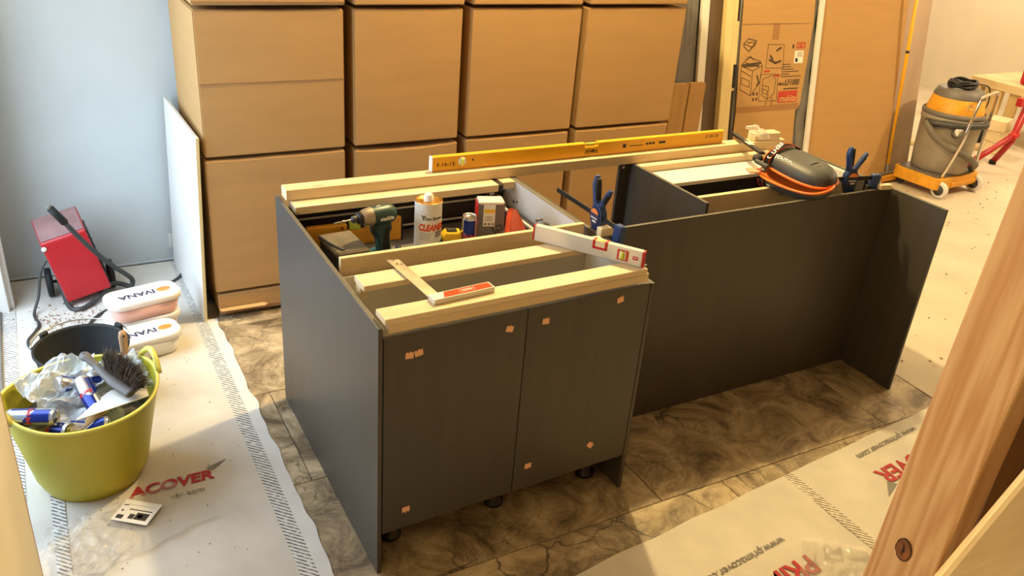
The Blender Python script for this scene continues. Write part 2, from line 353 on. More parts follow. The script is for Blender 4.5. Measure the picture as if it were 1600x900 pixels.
# ================================================================== structure
fl = struct(rbox(-2.2, 9.6, -5, 6.5, -0.10, -0.010).build('floor', M['grout']))
tile_me = None
rows = [(-0.69, 0.13), (-0.09, 1.05), (0.51, -0.05), (1.11, 0.55), (1.71, -0.30)]
for yr, xo in rows:
    x = xo-2.4
    while x < 2.64:
        x0, x1 = max(x, -0.9), min(x+1.2, 2.645)
        if x1-x0 > 0.05:
            y1 = min(yr+0.6, 2.53)
            rbox(-(x1-x0)/2+0.0015, (x1-x0)/2-0.0015, -(y1-yr)/2+0.0015, (y1-yr)/2-0.0015, -0.0095, 0.0, 0.0012).build('tile', M['tile'], fl, loc=((x0+x1)/2, (yr+y1)/2, 0))
        x += 1.2
wb = struct(rbox(-1.2, 5.42, 2.53, 2.68, -0.01, 3.1).build('wall_back', M['plaster']))
struct(rbox(5.36, 5.42, 2.68, 6.0, -0.01, 3.1).build('wall_return', M['plaster_warm']))
struct(rbox(8.6, 8.75, -5, 6.2, -0.01, 3.1).build('wall_right', M['plaster_warm']))
struct(rbox(5.36, 8.75, 6.0, 6.15, -0.01, 3.1).build('wall_far', M['plaster_warm']))
struct(rbox(-1.2, 8.75, -4.6, -4.5, -0.01, 3.1).build('wall_front', M['taupe']))  # darker plaster stands in for the unlit room behind the camera
wl = struct(rbox(-1.06, -0.893, -4.5, 0.275, -0.01, 3.1).build('wall_left', M['plaster_warm']))
struct(rbox(-1.06, -0.893, 0.275, 0.30, -0.01, 2.2, 0.002).build('trim_1', M['handle_wood']))
struct(rbox(-1.2, -1.02, 2.24, 2.53, -0.01, 3.1).build('wall_left_far', M['plaster']))
struct(rbox(-1.2, -1.02, 0.30, 2.24, 2.2, 3.1).build('wall_left_over_door', M['plaster']))
struct(rbox(-1.3, 8.75, -4.6, 6.2, 3.1, 3.2).build('ceiling', M['ceiling']))
dr = struct(MB().box(-1.05, -0.955, 2.17, 2.24, 0.0, 2.2, 0.004).box(-1.05, -0.975, 0.30, 2.17, 2.14, 2.2, 0.004).build('door_1', M['white_paint']))
rbox(-1.0, -0.935, 2.205, 2.235, 0.0, 2.2, 0.006).build('door_frame', M['white_paint'], dr)
rbox(-1.06, -0.99, 0.30, 2.17, 0.0, 0.02, 0.004).build('door_sill', M['grey'], dr)
struct(rbox(-1.02, -0.16, 2.515, 2.53, 0.0, 0.012, 0.003).build('baseboard_back', M['plaster']))

# floor coverings (loose sheets)
def sheet(name, x0, x1, y0, y1, m, z=0.0025, amp=0.0016, nx=40, ny=60, parent=None, skew=lambda x, y: (x, y), seed=0.0):
    def fn(u, v):
        x = x0+(x1-x0)*u; y = y0+(y1-y0)*v
        x, y = skew(x, y)
        h = noise.noise(Vector((x*5+seed, y*5, 0.3)))*amp + noise.noise(Vector((x*17+seed, y*13, 2)))*amp*0.35
        return Vector((x, y, z+h+amp))
    return MB().grid(nx, ny, fn).build(name, m, parent)
def ragged(amp, xe):
    def f(x, y):
        if abs(x-xe) < 0.004: x += noise.noise(Vector((y*9, 0, 7)))*amp
        return x, y
    return f
ls = thing('floor_covering', 'white floor protection sheet under the lime tub, with dotted border bands', 'floor covering')
sheet('covering_sheet', -1.0, -0.215, -1.2, 2.5, M['paper'], parent=ls)
sheet('dotted_band', -0.215, -0.163, -1.2, 2.5, M['band'], z=0.0028, amp=0.0012, nx=4, ny=80, parent=ls)
sheet('plain_border', -0.163, -0.117, -1.2, 1.80, M['paper_edge'], z=0.0025, nx=4, ny=120, parent=ls, skew=ragged(0.016, -0.117))
sheet('dotted_band', -0.985, -0.935, 0.31, 2.2, M['band'], z=0.0054, amp=0.0010, nx=4, ny=60, parent=ls)
sheet('dotted_band', -0.865, -0.825, 0.31, 1.85, M['band'], z=0.0054, amp=0.0010, nx=4, ny=60, parent=ls)
def letters_on_floor(body, size, m, parent, x, y, rz, z, **k):
    return text('printed_lettering', body, size, m, parent, Matrix.Translation((x, y, z)) @ Matrix.Rotation(rz, 4, 'Z'), **k)
def swoosh(parent, x, y, rz, z, k=1.0):
    MB().prism([(0, 0), (0.075*k, 0.022*k), (0.018*k, -0.022*k)], 0, 0.0006, mtx=Matrix.Translation((x, y, z)) @ Matrix.Rotation(rz, 4, 'Z')).build('printed_wedge', M['ink_grey'], parent)
letters_on_floor('ACOVER', 0.069, M['ink_red'], ls, -0.362, 0.672, 0.0, 0.0068, bold=0.0028, shear=0.15, align='RIGHT')
letters_on_floor('ver.com', 0.034, M['ink_grey'], ls, -0.40, 0.605, 0.0, 0.0068, align='RIGHT')
swoosh(ls, -0.375, 0.714, 0.05, 0.0066)

fs = thing('floor_covering', 'cream floor protection sheet in front of the island, lit warm', 'floor covering')
def skew_front(x, y):
    return x, (y if y < -0.9 else y+0.0) 
def front_sheet(name, x0, x1, m, z, parent, nx, seed):
    def fn(u, v):
        x = x0+(x1-x0)*u; ye = -0.297+0.094*(x-0.2); y = -1.6+(ye+1.6)*v
        if v > 0.99: y += noise.noise(Vector((x*6, 1, 2)))*0.006
        h = noise.noise(Vector((x*4+seed, y*4, 0.3)))*0.0016 + noise.noise(Vector((x*15, y*15, seed)))*0.0006
        return Vector((x, y, z+h+0.0016))
    return MB().grid(nx, 40, fn).build(name, m, parent)
front_sheet('covering_sheet', -0.1, 1.57, M['paper'], 0.002, fs, 50, 0)
front_sheet('dotted_band', 1.57, 1.615, M['band_x'], 0.003, fs, 4, 5)
front_sheet('covering_sheet', 1.615, 3.2, M['paper'], 0.002, fs, 50, 9)
letters_on_floor('PRIMACOVER', 0.105, M['ink_red'], fs, 1.335, -0.545, PI+0.08, 0.0068, bold=0.0026, shear=0.1, align='LEFT')
letters_on_floor('www.primacover.com', 0.045, M['ink_grey'], fs, 1.315, -0.425, PI+0.10, 0.0068, align='LEFT')
letters_on_floor('PRIMACOVER', 0.105, M['ink_red'], fs, 1.925, -0.330, PI+0.08, 0.0068, bold=0.0026, shear=0.1, align='RIGHT')
letters_on_floor('www.primacover.com', 0.045, M['ink_grey'], fs, 1.94, -0.205, PI+0.10, 0.0068, align='RIGHT')
swoosh(fs, 1.95, -0.385, PI+0.1, 0.0066, 1.3)
tag(sheet('floor_covering', 2.63, 8.6, -1.6, 6.0, M['dust'], z=0.0005, amp=0.002, nx=90, ny=80, seed=4.0, skew=lambda x, y: (x+0.04*(y-0.0) if x < 2.64 else x, y)), 'dusty pale floor sheet under the yellow vacuum cleaner', 'floor covering')

# ================================================================== cardboard boxes
def carton(x0, x1, y0, y1, z0, z1, label, sag=0.0, seam=None, top_lip=0.0, name='cardboard_box', group='big cartons stacked against the back wall', drag=0.0, flaps=True):
    cx, cy = (x0+x1)/2, (y0+y1)/2
    t = thing(name, label, 'box', (cx, cy, z0), group=group)
    W, D, Hh = (x1-x0)/2, (y1-y0)/2, z1-z0
    b = bmesh.new(); bmesh.ops.create_cube(b, size=1)
    bmesh.ops.subdivide_edges(b, edges=[e for e in b.edges if abs(e.verts[0].co.x-e.verts[1].co.x) > 0.5], cuts=9, use_grid_fill=True)
    s = random.random()*20
    for v in b.verts:
        x, y, z = v.co.x*2, v.co.y*2, v.co.z+0.5
        dz = 0
        if z > 0.5: dz = -sag*(max(0, 1-x*x))*(0.7+0.6*noise.noise(Vector((x*2+s, 0, 1))))
        v.co = Vector((x*W+noise.noise(Vector((s, x, z*3)))*0.003, y*D+(0.002*noise.noise(Vector((x*1.5, s, z)))), z*Hh+dz))
    bmesh.ops.bevel(b, geom=[e for e in b.edges if e.calc_face_angle(0) > 0.8], offset=0.005, segments=2, affect='EDGES')
    m = MB(); m._merge(b); m.build('box_body', M['card'], t)
    if flaps and Hh > 0.3:
        # top flaps folded shut, meeting in the middle
        for sy in (-1, 1):
            MB().box(-W+0.006, W-0.006, min(0.002*sy, sy*(D-0.006)), max(0.002*sy, sy*(D-0.006)), Hh-0.0045-sag, Hh+0.002-sag, 0.001).build('box_flap', M['card'], t)
    if seam:
        MB().box(-W-0.0008, W+0.0008, -D-0.0022, -D+0.002, seam-z0, seam-z0+0.0022).build('fold_line', M['card_dark'], t)
    return t
cols = [(-0.11, 0.515), (0.562, 1.087), (1.135, 1.735), (1.785, 2.40)]
near = ['beside the leaning white board', 'second from the leaning white board', 'third from the leaning white board', 'beside the dark wrapped panels']
YF = 1.80
for i, (x0, x1) in enumerate(cols):
    carton(x0, x1, YF-0.004, 2.42, 0.0 if i else 0.135, 0.768 if i != 1 else 0.762, 'brown carton at the foot of the stack '+near[i], sag=[0.006, 0.016, 0.005, 0.004][i])
    carton(x0+0.004*(i == 0), x1+0.008*(i > 1), YF, 2.42, 0.782, 1.395, 'tall brown carton in the middle of the stack '+near[i], sag=[0.008, 0.005, 0.004, 0.004][i], seam=1.098 if i == 0 else None)
    carton(x0+0.002, x1+0.004, YF-0.005, 2.42, 1.412, 1.95, 'brown carton on top of the stack '+near[i], seam=1.425 if i == 0 else None)
# base tray of the first stack with its torn flap
t = thing('cardboard_tray', 'flat brown carton at floor level with a torn flap', 'box', (0.2, 2.1, 0.0), group='big cartons stacked against the back wall')
MB().box(-0.303, 0.315, -0.30, 0.32, 0.035, 0.121, 0.004).build('box_body', M['card'], t)
MB().box(-0.303, 0.315, -0.302, -0.297, 0.018, 0.040, 0.001).build('box_rim', M['card_dark'], t)
MB().prism([(-0.303, -0.306), (-0.10, -0.306), (-0.085, -0.325), (-0.10, -0.345), (-0.290, -0.338), (-0.303, -0.325)], 0.004, 0.009).build('torn_flap', M['card_pale'], t, rot=(-0.10, 0, 0), loc=(0, 0, 0.012))
for x in (-0.2, 0.05, 0.25):
    MB().box(x-0.045, x+0.045, -0.2, 0.30, 0.0, 0.035).build('box_foot', M['card_dark'], t)
# two narrow cartons by the wrapped panels
for i, (x0, x1) in enumerate(((2.725, 2.855), (2.858, 2.99))):
    carton(x0, x1, 2.185, 2.225, 0.0, 0.875, ['narrow brown carton standing against the tall carton stack', 'narrow brown carton standing against the white edged panel'][i], name='narrow_carton', group='narrow cartons', flaps=True)

# white leaning board
t = thing('white_board', 'white laminated board leaning on the carton stack', 'board', (-0.168, 1.783, 0.004), rot=(0, 0.042, 0.03))
rbox(-0.009, 0.004, 0.0, 0.70, 0.0, 0.875, 0.001).build('board_face', M['melamine'], t)
rbox(-0.0095, 0.0045, -0.002, 0.0, 0.0, 0.875, 0.0005).build('edge_band', M['cream'], t)

# ================================================================== leaning things along the back wall
LEAN = -0.152
def lean(name, label, cat, x, y, **k): return thing(name, label, cat, (x, y, 0.004), rot=(LEAN, 0, 0), **k)
t = lean('wrapped_panel', 'dark film-wrapped panel behind the narrow cartons', 'panel', 2.90, 2.245)
rbox(-0.155, 0.140, -0.008, 0.012, 0, 1.76, 0.003).build('panel_board', M['wrap'], t)
for k in range(5):
    rbox(-0.06+k*0.035, -0.058+k*0.035, -0.0095, -0.0075, 0.75+0.08*k, 1.35+0.1*k).build('film_crease', M['grey'], t)
t = lean('white_edged_panel', 'white edged narrow panel beside the film-wrapped panel', 'panel', 3.085, 2.225)
rbox(-0.035, 0.027, -0.012, 0.012, 0.0, 1.95, 0.003).build('panel_board', M['white_paint'], t)
tag(rbox(-0.058, 0.058, -0.02, 0.02, 0, 1.92, 0.002).build('brown_panel', M['card_dark'], loc=(3.173, 2.245, 0.004), rot=(LEAN, 0, 0)), 'dark brown narrow panel between white edge and cream jamb', 'panel')
bpy.data.objects['brown_panel'].data.materials[0] = mat('brown_laminate', '5a4630', 0.6, var=0.1, scale=4)
t = lean('door_jamb', 'cream painted door jamb leaning beside the grey wrapped door', 'jamb', 3.30, 2.205)
rbox(-0.067, -0.005, -0.02, 0.025, 0, 1.95, 0.004).build('jamb_board', M['cream'], t)
rbox(-0.005, 0.034, -0.012, 0.025, 0.0, 1.95, 0.003).build('jamb_stop', M['cream'], t)
rbox(0.034, 0.062, -0.004, 0.025, 0.78, 1.22, 0.003).build('jamb_strip', M['cream'], t)
rbox(0.038, 0.064, -0.012, 0.020, 0.80, 0.95, 0.003).build('latch_slot', M['black'], t)
t = lean('wrapped_door', 'grey film-wrapped door behind the printed cardboard sheet', 'door', 3.70, 2.222)
rbox(-0.335, 0.352, -0.018, 0.022, 0, 1.82, 0.004).build('door_leaf', M['wrap'], t)
MB().grid(6, 30, lambda u, v: Vector((0.27+u*0.085+0.01*math.sin(v*31), -0.021-0.008*abs(noise.noise(Vector((u*4, v*14, 3)))), 0.3+v*1.6))).build('loose_film', M['wrap'], t)
# printed cardboard sheet
t = lean('cardboard_sheet', 'flattened cardboard sheet with printed machine drawings', 'cardboard', 3.66, 2.192)
MB().prism([(-0.30, 0.20), (0.285, 0.20), (0.275, 0.62), (0.315, 0.66), (0.36, 1.19), (0.345, 1.80), (-0.29, 1.80), (-0.285, 1.19), (-0.275, 0.63)], -0.003, 0.003, mtx=Matrix.Rotation(PI/2, 4, 'X')).build('sheet_face', M['card'], t)
def pr_box(x0, x1, z0, z1, m, name='printed_mark', y=-0.0036):
    return rbox(x0, x1, y-0.0004, y+0.0008, z0, z1).build(name, m, t)
def pr_poly(lines, m=None, w=0.0035, name='printed_drawing'):
    b = MB()
    for ln in lines:
        for (xa, za), (xb, zb) in zip(ln, ln[1:]):
            d = Vector((xb-xa, 0, zb-za)); L_ = d.length or 1e-4; a = math.atan2(zb-za, xb-xa)
            b.box(-w/2, L_+w/2, -0.0040, -0.0030, -w/2, w/2, mtx=Matrix.Translation((xa, 0, za)) @ Matrix.Rotation(-a, 4, 'Y'))
    return b.build(name, m or M['ink_board'], t)
X = lambda x: x-3.66
Zc = lambda z: z*1.0117
def pl(*p): return [(X(x), Zc(z)) for x, z in p]
pr_poly([pl((3.40, 1.07), (3.44, 1.10), (3.51, 1.085), (3.475, 1.045), (3.40, 1.07)), pl((3.40, 1.07), (3.405, 1.05), (3.45, 1.02), (3.475, 1.045)), pl((3.45, 1.02), (3.50, 1.06), (3.51, 1.085)), pl((3.43, 1.075), (3.49, 1.075))], w=0.006)
pr_poly([pl((3.395, 0.93), (3.45, 0.985), (3.56, 0.955), (3.585, 0.925), (3.575, 0.82), (3.50, 0.735), (3.40, 0.78), (3.395, 0.93)), pl((3.395, 0.93), (3.50, 0.895), (3.585, 0.925)), pl((3.50, 0.895), (3.50, 0.735)), pl((3.40, 0.90), (3.49, 0.86)), pl((3.41, 0.855), (3.48, 0.83), (3.48, 0.79), (3.41, 0.815), (3.41, 0.855)), pl((3.43, 0.95), (3.55, 0.92)), pl((3.44, 0.965), (3.47, 0.99), (3.50, 0.965))], w=0.0045)
pr_poly([pl((3.41, 0.935), (3.56, 0.945)), pl((3.42, 0.925), (3.55, 0.93)), pl((3.545, 0.86), (3.565, 0.82), (3.55, 0.80))], w=0.012)
pr_poly([pl((3.62, 1.06), (3.765, 1.058), (3.775, 0.905), (3.615, 0.91), (3.62, 1.06))], w=0.003)
pr_poly([pl((3.645, 0.96), (3.70, 0.94), (3.745, 0.95)), pl((3.705, 1.02), (3.735, 1.035)), pl((3.65, 0.985), (3.67, 0.965))], w=0.014)
pr_poly([pl((3.575, 0.87), (3.735, 0.865), (3.745, 0.69), (3.58, 0.695), (3.575, 0.87))], w=0.003)
pr_poly([pl((3.60, 0.84), (3.69, 0.86), (3.72, 0.83), (3.715, 0.74), (3.66, 0.705), (3.60, 0.735), (3.60, 0.84)), pl((3.60, 0.80), (3.66, 0.785), (3.66, 0.705)), pl((3.61, 0.775), (3.65, 0.76), (3.65, 0.735), (3.61, 0.75), (3.61, 0.775))], w=0.0035)
pr_box(X(3.605), X(3.655), Zc(0.882), Zc(0.895), M['ink_boardred']); pr_box(X(3.70), X(3.755), Zc(0.85), Zc(0.863), M['ink_boardred'])
for k in range(2):
    for j in range(2): pr_box(X(3.52+0.03*k), X(3.535+0.03*k), Zc(0.70+0.035*j), Zc(0.72+0.035*j), M['ink_board'])
pr_box(X(3.845), X(3.86), Zc(1.03), Zc(1.056), M['ink_board'])
for k in range(2):
    pr_poly([pl((3.885+0.043*k, 1.032), (3.92+0.043*k, 1.032), (3.92+0.043*k, 1.064), (3.885+0.043*k, 1.064), (3.885+0.043*k, 1.032)), pl((3.90+0.043*k, 1.038), (3.91+0.043*k, 1.058))], M['ink_boardred'], 0.006)
pr_box(X(3.872), X(3.955), Zc(0.932), Zc(1.013), M['white_label'], 'paper_label')
pr_box(X(3.882), X(3.905), Zc(0.94), Zc(0.965), M['ink_dark'], y=-0.0046)
for k in range(5): pr_box(X(3.895), X(3.945), Zc(0.975+0.007*k), Zc(0.977+0.007*k), M['ink_grey'], y=-0.0046)
for k, wd in enumerate((0.09, 0.10, 0.13, 0.19, 0.09, 0.22)):
    pr_box(X(3.765), X(3.765+wd*0.85), Zc(0.925-0.016*k), Zc(0.930-0.016*k), M['ink_board'])
TX = lambda x, z, y=-0.0042: Matrix.Translation((X(x), y, Zc(z))) @ Matrix.Rotation(PI/2, 4, 'X')
text('printed_lettering', 'Mod.', 0.028, M['ink_board'], t, TX(3.745, 0.800), bold=0.0006, align='LEFT', shear=0.2)
text('printed_lettering', 'LF1000', 0.054, M['ink_board'], t, TX(3.805, 0.806), bold=0.0012, align='LEFT', shear=0.2, xs=0.85)
pr_box(X(3.80), X(3.935), Zc(0.762), Zc(0.770), M['ink_board'])
pr_box(X(3.755), X(3.935), Zc(0.675), Zc(0.752), M['ink_boardred'])
text('printed_lettering', 'makita', 0.060, M['card_pale'], t, TX(3.845, 0.700, -0.0052), bold=0.0008, shear=0.25)
pr_box(-0.285, 0.34, Zc(1.185), Zc(1.192), M['card_dark'], 'fold_crease')
pr_box(-0.275, 0.30, Zc(0.625), Zc(0.665), M['tape_clear'], 'packing_tape')
pr_box(-0.02, -0.005, Zc(0.66), Zc(0.72), M['tape_clear'], 'packing_tape'); pr_box(0.03, 0.05, Zc(0.66), Zc(0.72), M['tape_clear'], 'packing_tape')
pr_box(-0.01, 0.05, Zc(1.09), Zc(1.19), M['tape_clear'], 'packing_tape')
tag(rbox(-0.022, 0.022, -0.01, 0.01, 0, 1.95, 0.003).build('white_edge_board', M['white_paint'], loc=(4.077, 2.186, 0.004), rot=(LEAN, 0, 0)), 'thin white edged board between wrapped door and big cardboard sheet', 'board')
t = lean('cardboard_sheet', 'large plain cardboard sheet behind the yellow mop handle', 'cardboard', 4.545, 2.20)
rbox(-0.437, 0.437, -0.004, 0.004, 0, 1.95, 0.001).build('sheet_face', M['card'], t)
rbox(-0.441, -0.436, -0.005, 0.005, 0, 1.95, 0.0005).build('sheet_edge', M['card_dark'], t)
t = lean('cardboard_sheet', 'greyish cardboard sheet behind the yellow vacuum cleaner', 'cardboard', 5.09, 2.222)
rbox(-0.115, 0.185, -0.005, 0.005, 0, 1.95, 0.001).build('sheet_face', M['taupe'], t)

# ================================================================== island
CH = M['charcoal']
def panel(name, label, x0, x1, y0, y1, z0, z1, edge=True, poly=None, axis=None):
    t = thing(name, label, 'panel', ((x0+x1)/2, (y0+y1)/2, z0))
    hx, hy, hz = (x1-x0)/2, (y1-y0)/2, z1-z0
    if poly is None:
        rbox(-hx, hx, -hy, hy, 0.0, hz-0.0012, 0.0006).build('panel_board', CH, t)
        rbox(-hx, hx, -hy, hy, hz-0.0012, hz, 0.0003).build('edge_band', M['charcoal_edge'], t)
    else:   # outline in (y, z), board thickness in x
        R = Matrix(((0, 0, 1, 0), (1, 0, 0, 0), (0, 1, 0, 0), (0, 0, 0, 1)))
        MB().prism([(y-(y0+y1)/2, z-z0) for y, z in poly], -hx, hx, mtx=R).build('panel_board', CH, t)
    return t
panel('cover_panel', 'charcoal side panel facing the lime tub, daylight on its face', 0.0, 0.013, 0.0, 1.047, 0.0, H)
tp = panel('cover_panel', 'charcoal side panel at the joint of door cabinet and long panel', 0.941, 0.9545, 0.035, 0.47, 0.0, H,
      poly=[(0.035, 0.0), (0.47, 0.0), (0.47, H), (0.085, H), (0.085, 0.835), (0.035, 0.835)])
rbox(-0.0068, 0.0068, 0.085-0.2525, 0.2175, H-0.0005, H+0.0006, 0.0003).build('edge_band', M['charcoal_edge'], tp)
rbox(-0.0068, 0.0068, -0.2175, 0.085-0.2525-0.002, 0.8345, 0.8358, 0.0003).build('edge_band', M['charcoal_edge'], tp)
panel('cover_panel', 'long charcoal panel under the seating overhang', 0.956, 2.489, 0.377, 0.390, 0.002, H)
panel('cover_panel', 'charcoal end panel standing at the vacuum cleaner end of the island', 2.4905, 2.504, 0.098, 1.047, 0.0, H)

# door cabinet
t = thing('door_cabinet', 'charcoal two-door base cabinet with tape scraps on its doors', 'cabinet', (0.477, 0.0, 0.0))
g = lambda x: x-0.477
rbox(g(0.0135), g(0.0315), 0.04, 0.41, 0.125, 0.848, 0.0005).build('carcass_side', M['melamine'], t)
rbox(g(0.923), g(0.9405), 0.06, 0.41, 0.125, 0.848, 0.0005).build('carcass_side', M['melamine'], t)
rbox(g(0.0315), g(0.923), 0.06, 0.41, 0.125, 0.143, 0.0005).build('carcass_bottom', M['melamine'], t)
rbox(g(0.0315), g(0.923), 0.385, 0.393, 0.143, 0.845, 0.0005).build('carcass_back', M['melamine_dim'], t)
rbox(g(0.0315), g(0.923), 0.07, 0.385, 0.46, 0.478, 0.0005).build('shelf', M['melamine_dim'], t)
SK = 0.030   # the doors stand a touch skew, further in at the long-panel end
def tape(dx, z, door, flip, k=1.0):
    w = 0.0125*k; h = 0.011*k
    p = [(-w, -h), (w, -h), (w, h*1.0), (w*0.55, h*0.55), (w*0.1, h*1.15), (-w*0.35, h*0.5), (-w*0.7, h*0.95), (-w, h*0.6)]
    MB().prism(p, 0, 0.0008, mtx=Matrix.Translation((dx, -0.0201, z)) @ Matrix.Rotation(flip, 4, 'Y') @ Matrix.Rotation(PI/2, 4, 'X')).build('tape_scrap', M['copper'], door, label='torn scrap of copper coloured tape')
for x0, x1, ya, yb, tapes in ((0.0175, 0.4735, 0.006, 0.020, [(0.094, 0.772, 0.1), (0.122, 0.774, -0.15), (0.415, 0.786, 0.25), (0.094, 0.221, PI)]),
                              (0.4765, 0.9385, 0.020, 0.036, [(0.541, 0.785, 0.1), (0.820, 0.802, -0.2), (0.530, 0.240, PI), (0.782, 0.246, 0.8)])):
    cx = (x0+x1)/2; d = thing('d', '', '')
    bpy.data.objects.remove(d)
    dz0, dz1 = 0.150, 0.8365
    door = rbox(-(x1-x0)/2, (x1-x0)/2, -0.019, 0.0, dz0, dz1, 0.0009).build('door', CH, t, loc=(g(cx), (ya+yb)/2+0.019, 0), rot=(0, 0, math.atan2(yb-ya, x1-x0)))
    rbox(-(x1-x0)/2+0.001, (x1-x0)/2-0.001, -0.018, -0.001, dz1-0.0004, dz1+0.0008).build('edge_band', M['charcoal_edge'], door)
    for tx, tz, fl_ in tapes: tape(tx-cx, tz, door, fl_)
for lx, ly in ((0.10, 0.145), (0.487, 0.152), (0.872, 0.155), (0.10, 0.36), (0.872, 0.36)):
    MB().lathe([(0, 0), (0.034, 0), (0.036, 0.006), (0.036, 0.016), (0.024, 0.024), (0.022, 0.09), (0.040, 0.098), (0.040, 0.1245), (0, 0.1245)], 24, mtx=Matrix.Translation((g(lx), ly, 0))).build('cabinet_foot', M['black'], t)

for x0, x1 in ((0.0335, 0.058), (0.885, 0.921)):
    rbox(g(x0), g(x1), 0.235, 0.275, 0.848, 0.8812, 0.001).build('packing_block', M['pine'], t)
# battens across the door cabinet
def batten(label, x0, x1, y0, y1, z0, z1, m='pine', name='timber_batten', group=None, rz=0.0):
    o = rbox(-(x1-x0)/2, (x1-x0)/2, -(y1-y0)/2, (y1-y0)/2, 0, z1-z0, 0.0015).build(name, M[m], loc=((x0+x1)/2, (y0+y1)/2, z0), rot=(0, 0, rz))
    return tag(o, label, 'batten', group)
batten('flat pine batten along the front edge, under the orange handle of the square', 0.019, 0.905, 0.012, 0.080, 0.8815, 0.900, rz=0.022)
batten('pine rail upright beneath the front batten above the doors', 0.0335, 0.921, 0.022, 0.042, 0.848, 0.8775, rz=0.02)
batten('flat pine batten crossed by the steel blade of the square', 0.0335, 0.905, 0.215, 0.295, 0.8815, 0.900, rz=0.018)
batten('pine plank on edge between door cabinet and tool drawer', 0.0335, 0.921, 0.4125, 0.4305, 0.8035, 0.897, rz=0.0)
# drawer cabinet with the tools
t = thing('drawer_cabinet', 'open drawer cabinet filled with tools', 'cabinet', (0.48, 0.74, 0.0))
gx = lambda x: x-0.48; gy = lambda y: y-0.74
rbox(gx(0.0135), gx(0.0315), gy(0.44), gy(1.03), 0.0, 0.845, 0.0005).build('carcass_side', M['dark_grey'], t)
rbox(gx(0.926), gx(0.944), gy(0.475), gy(1.03), 0.0, H-0.001, 0.0005).build('carcass_side', M['melamine'], t, label='white inner face with screws')
rbox(gx(0.926), gx(0.9445), gy(0.472), gy(1.035), H-0.001, H+0.0005, 0.0003).build('edge_band', M['charcoal_edge'], t)
rbox(gx(0.946), gx(0.957), gy(0.478), gy(1.045), 0.0, H-0.002, 0.0005).build('cover_board', CH, t)
rbox(gx(0.0315), gx(0.926), gy(0.44), gy(1.03), 0.08, 0.098, 0.0005).build('carcass_bottom', M['dark_grey'], t)
dw = rbox(gx(0.045), gx(0.905), gy(0.445), gy(1.0), 0.683, 0.698, 0.001).build('drawer', M['drawer_grey'], t)
rbox(gx(0.0335), gx(0.924), gy(1.012), gy(1.030), 0.15, 0.835, 0.001).build('drawer_front', M['dark_inside'], dw)
rbox(gx(0.045), gx(0.905), gy(0.996), gy(1.004), 0.786, 0.794, 0.002).build('drawer_rail', M['rail'], dw)
rbox(gx(0.045), gx(0.905), gy(0.996), gy(1.004), 0.712, 0.720, 0.002).build('drawer_rail', M['rail'], dw)
rbox(gx(0.858), gx(0.870), gy(0.46), gy(0.985), 0.776, 0.786, 0.001).build('drawer_rail', M['rail'], dw)
rbox(gx(0.872), gx(0.905), gy(0.46), gy(0.99), 0.698, 0.772, 0.002).build('drawer_side', M['dark_inside'], dw)
rbox(gx(0.035), gx(0.046), gy(0.46), gy(0.99), 0.698, 0.79, 0.002).build('drawer_side', M['dark_inside'], dw)
rbox(gx(0.83), gx(0.875), gy(0.975), gy(0.998), 0.775, 0.83, 0.002).build('rail_bracket', M['dark_grey'], dw)
rbox(gx(0.840), gx(0.860), gy(0.972), gy(0.976), 0.808, 0.822, 0.002).build('bracket_clip', M['rail'], dw)
rbox(gx(0.040), gx(0.060), gy(0.975), gy(0.998), 0.79, 0.83, 0.002).build('rail_bracket', M['dark_grey'], dw)
for y, z, L_ in ((0.70, 0.80, 0.022), (0.655, 0.80, 0.010), (0.90, 0.80, 0.012)):
    MB().tube([(gx(0.926), gy(y), z), (gx(0.926)-L_, gy(y), z)], 0.0045, 8).tube([(gx(0.926)-L_, gy(y), z), (gx(0.926)-L_-0.004, gy(y), z)], 0.0075, 8).build('screw', M['steel'], t)
# back battens over the whole island
batten('long pine batten carrying the yellow spirit level', 0.021, 2.44, 0.972, 1.036, H+0.0015, 0.918, name='long_batten')
batten('lower flat pine batten at the back of the tool drawer', 0.035, 0.842, 0.908, 0.990, 0.8475, H+0.0005)
batten('short pine offcut end beside the white cabinet side', 0.868, 0.9245, 0.925, 1.005, 0.8475, H+0.0005)
rbox(0.845, 0.865, 0.91, 0.985, 0.846, 0.874, 0.002).build('dark_spacer', M['dark_inside']); tag(bpy.data.objects['dark_spacer'], 'dark brown spacer between the two pine pieces at drawer back', 'spacer')
batten('lower flat pine batten below the long batten at right cabinet', 1.556, 2.33, 0.930, 0.985, 0.8475, H+0.0005)
# overhang-side cabinet
t = thing('base_cabinet', 'open base cabinet with white inside under the knee pads', 'cabinet', (2.02, 0.74, 0.0))
gx2 = lambda x: x-2.02
rbox(gx2(1.5405), gx2(1.554), gy(0.480), gy(1.005), 0.0, H-0.0015, 0.0005).build('carcass_side', CH, t)
rbox(gx2(1.5405), gx2(1.554), gy(0.480), gy(1.005), H-0.0015, H+0.0002, 0.0003).build('edge_band', M['charcoal_edge'], t)
rbox(gx2(1.487), gx2(1.540), gy(0.992), gy(1.008), 0.0, H-0.002, 0.0005).build('filler_strip', CH, t)
MB().lathe([(0, 0), (0.006, 0), (0.006, 0.002), (0, 0.002)], 12, mtx=Matrix.Translation((gx2(1.505), gy(0.9915), 0.858)) @ Matrix.Rotation(PI/2, 4, 'X')).build('screw_cap', M['ink_white'], t)
rbox(gx2(2.455), gx2(2.473), gy(0.555), gy(1.03), 0.0, H-0.001, 0.0008).build('carcass_side', M['melamine'], t)
rbox(gx2(2.474), gx2(2.489), gy(0.50), gy(1.04), 0.0, H-0.002, 0.0005).build('cover_board', CH, t)
rbox(gx2(1.556), gx2(2.40), gy(0.775), gy(0.998), 0.830, 0.8465, 0.0008).build('top_board', M['melamine'], t)
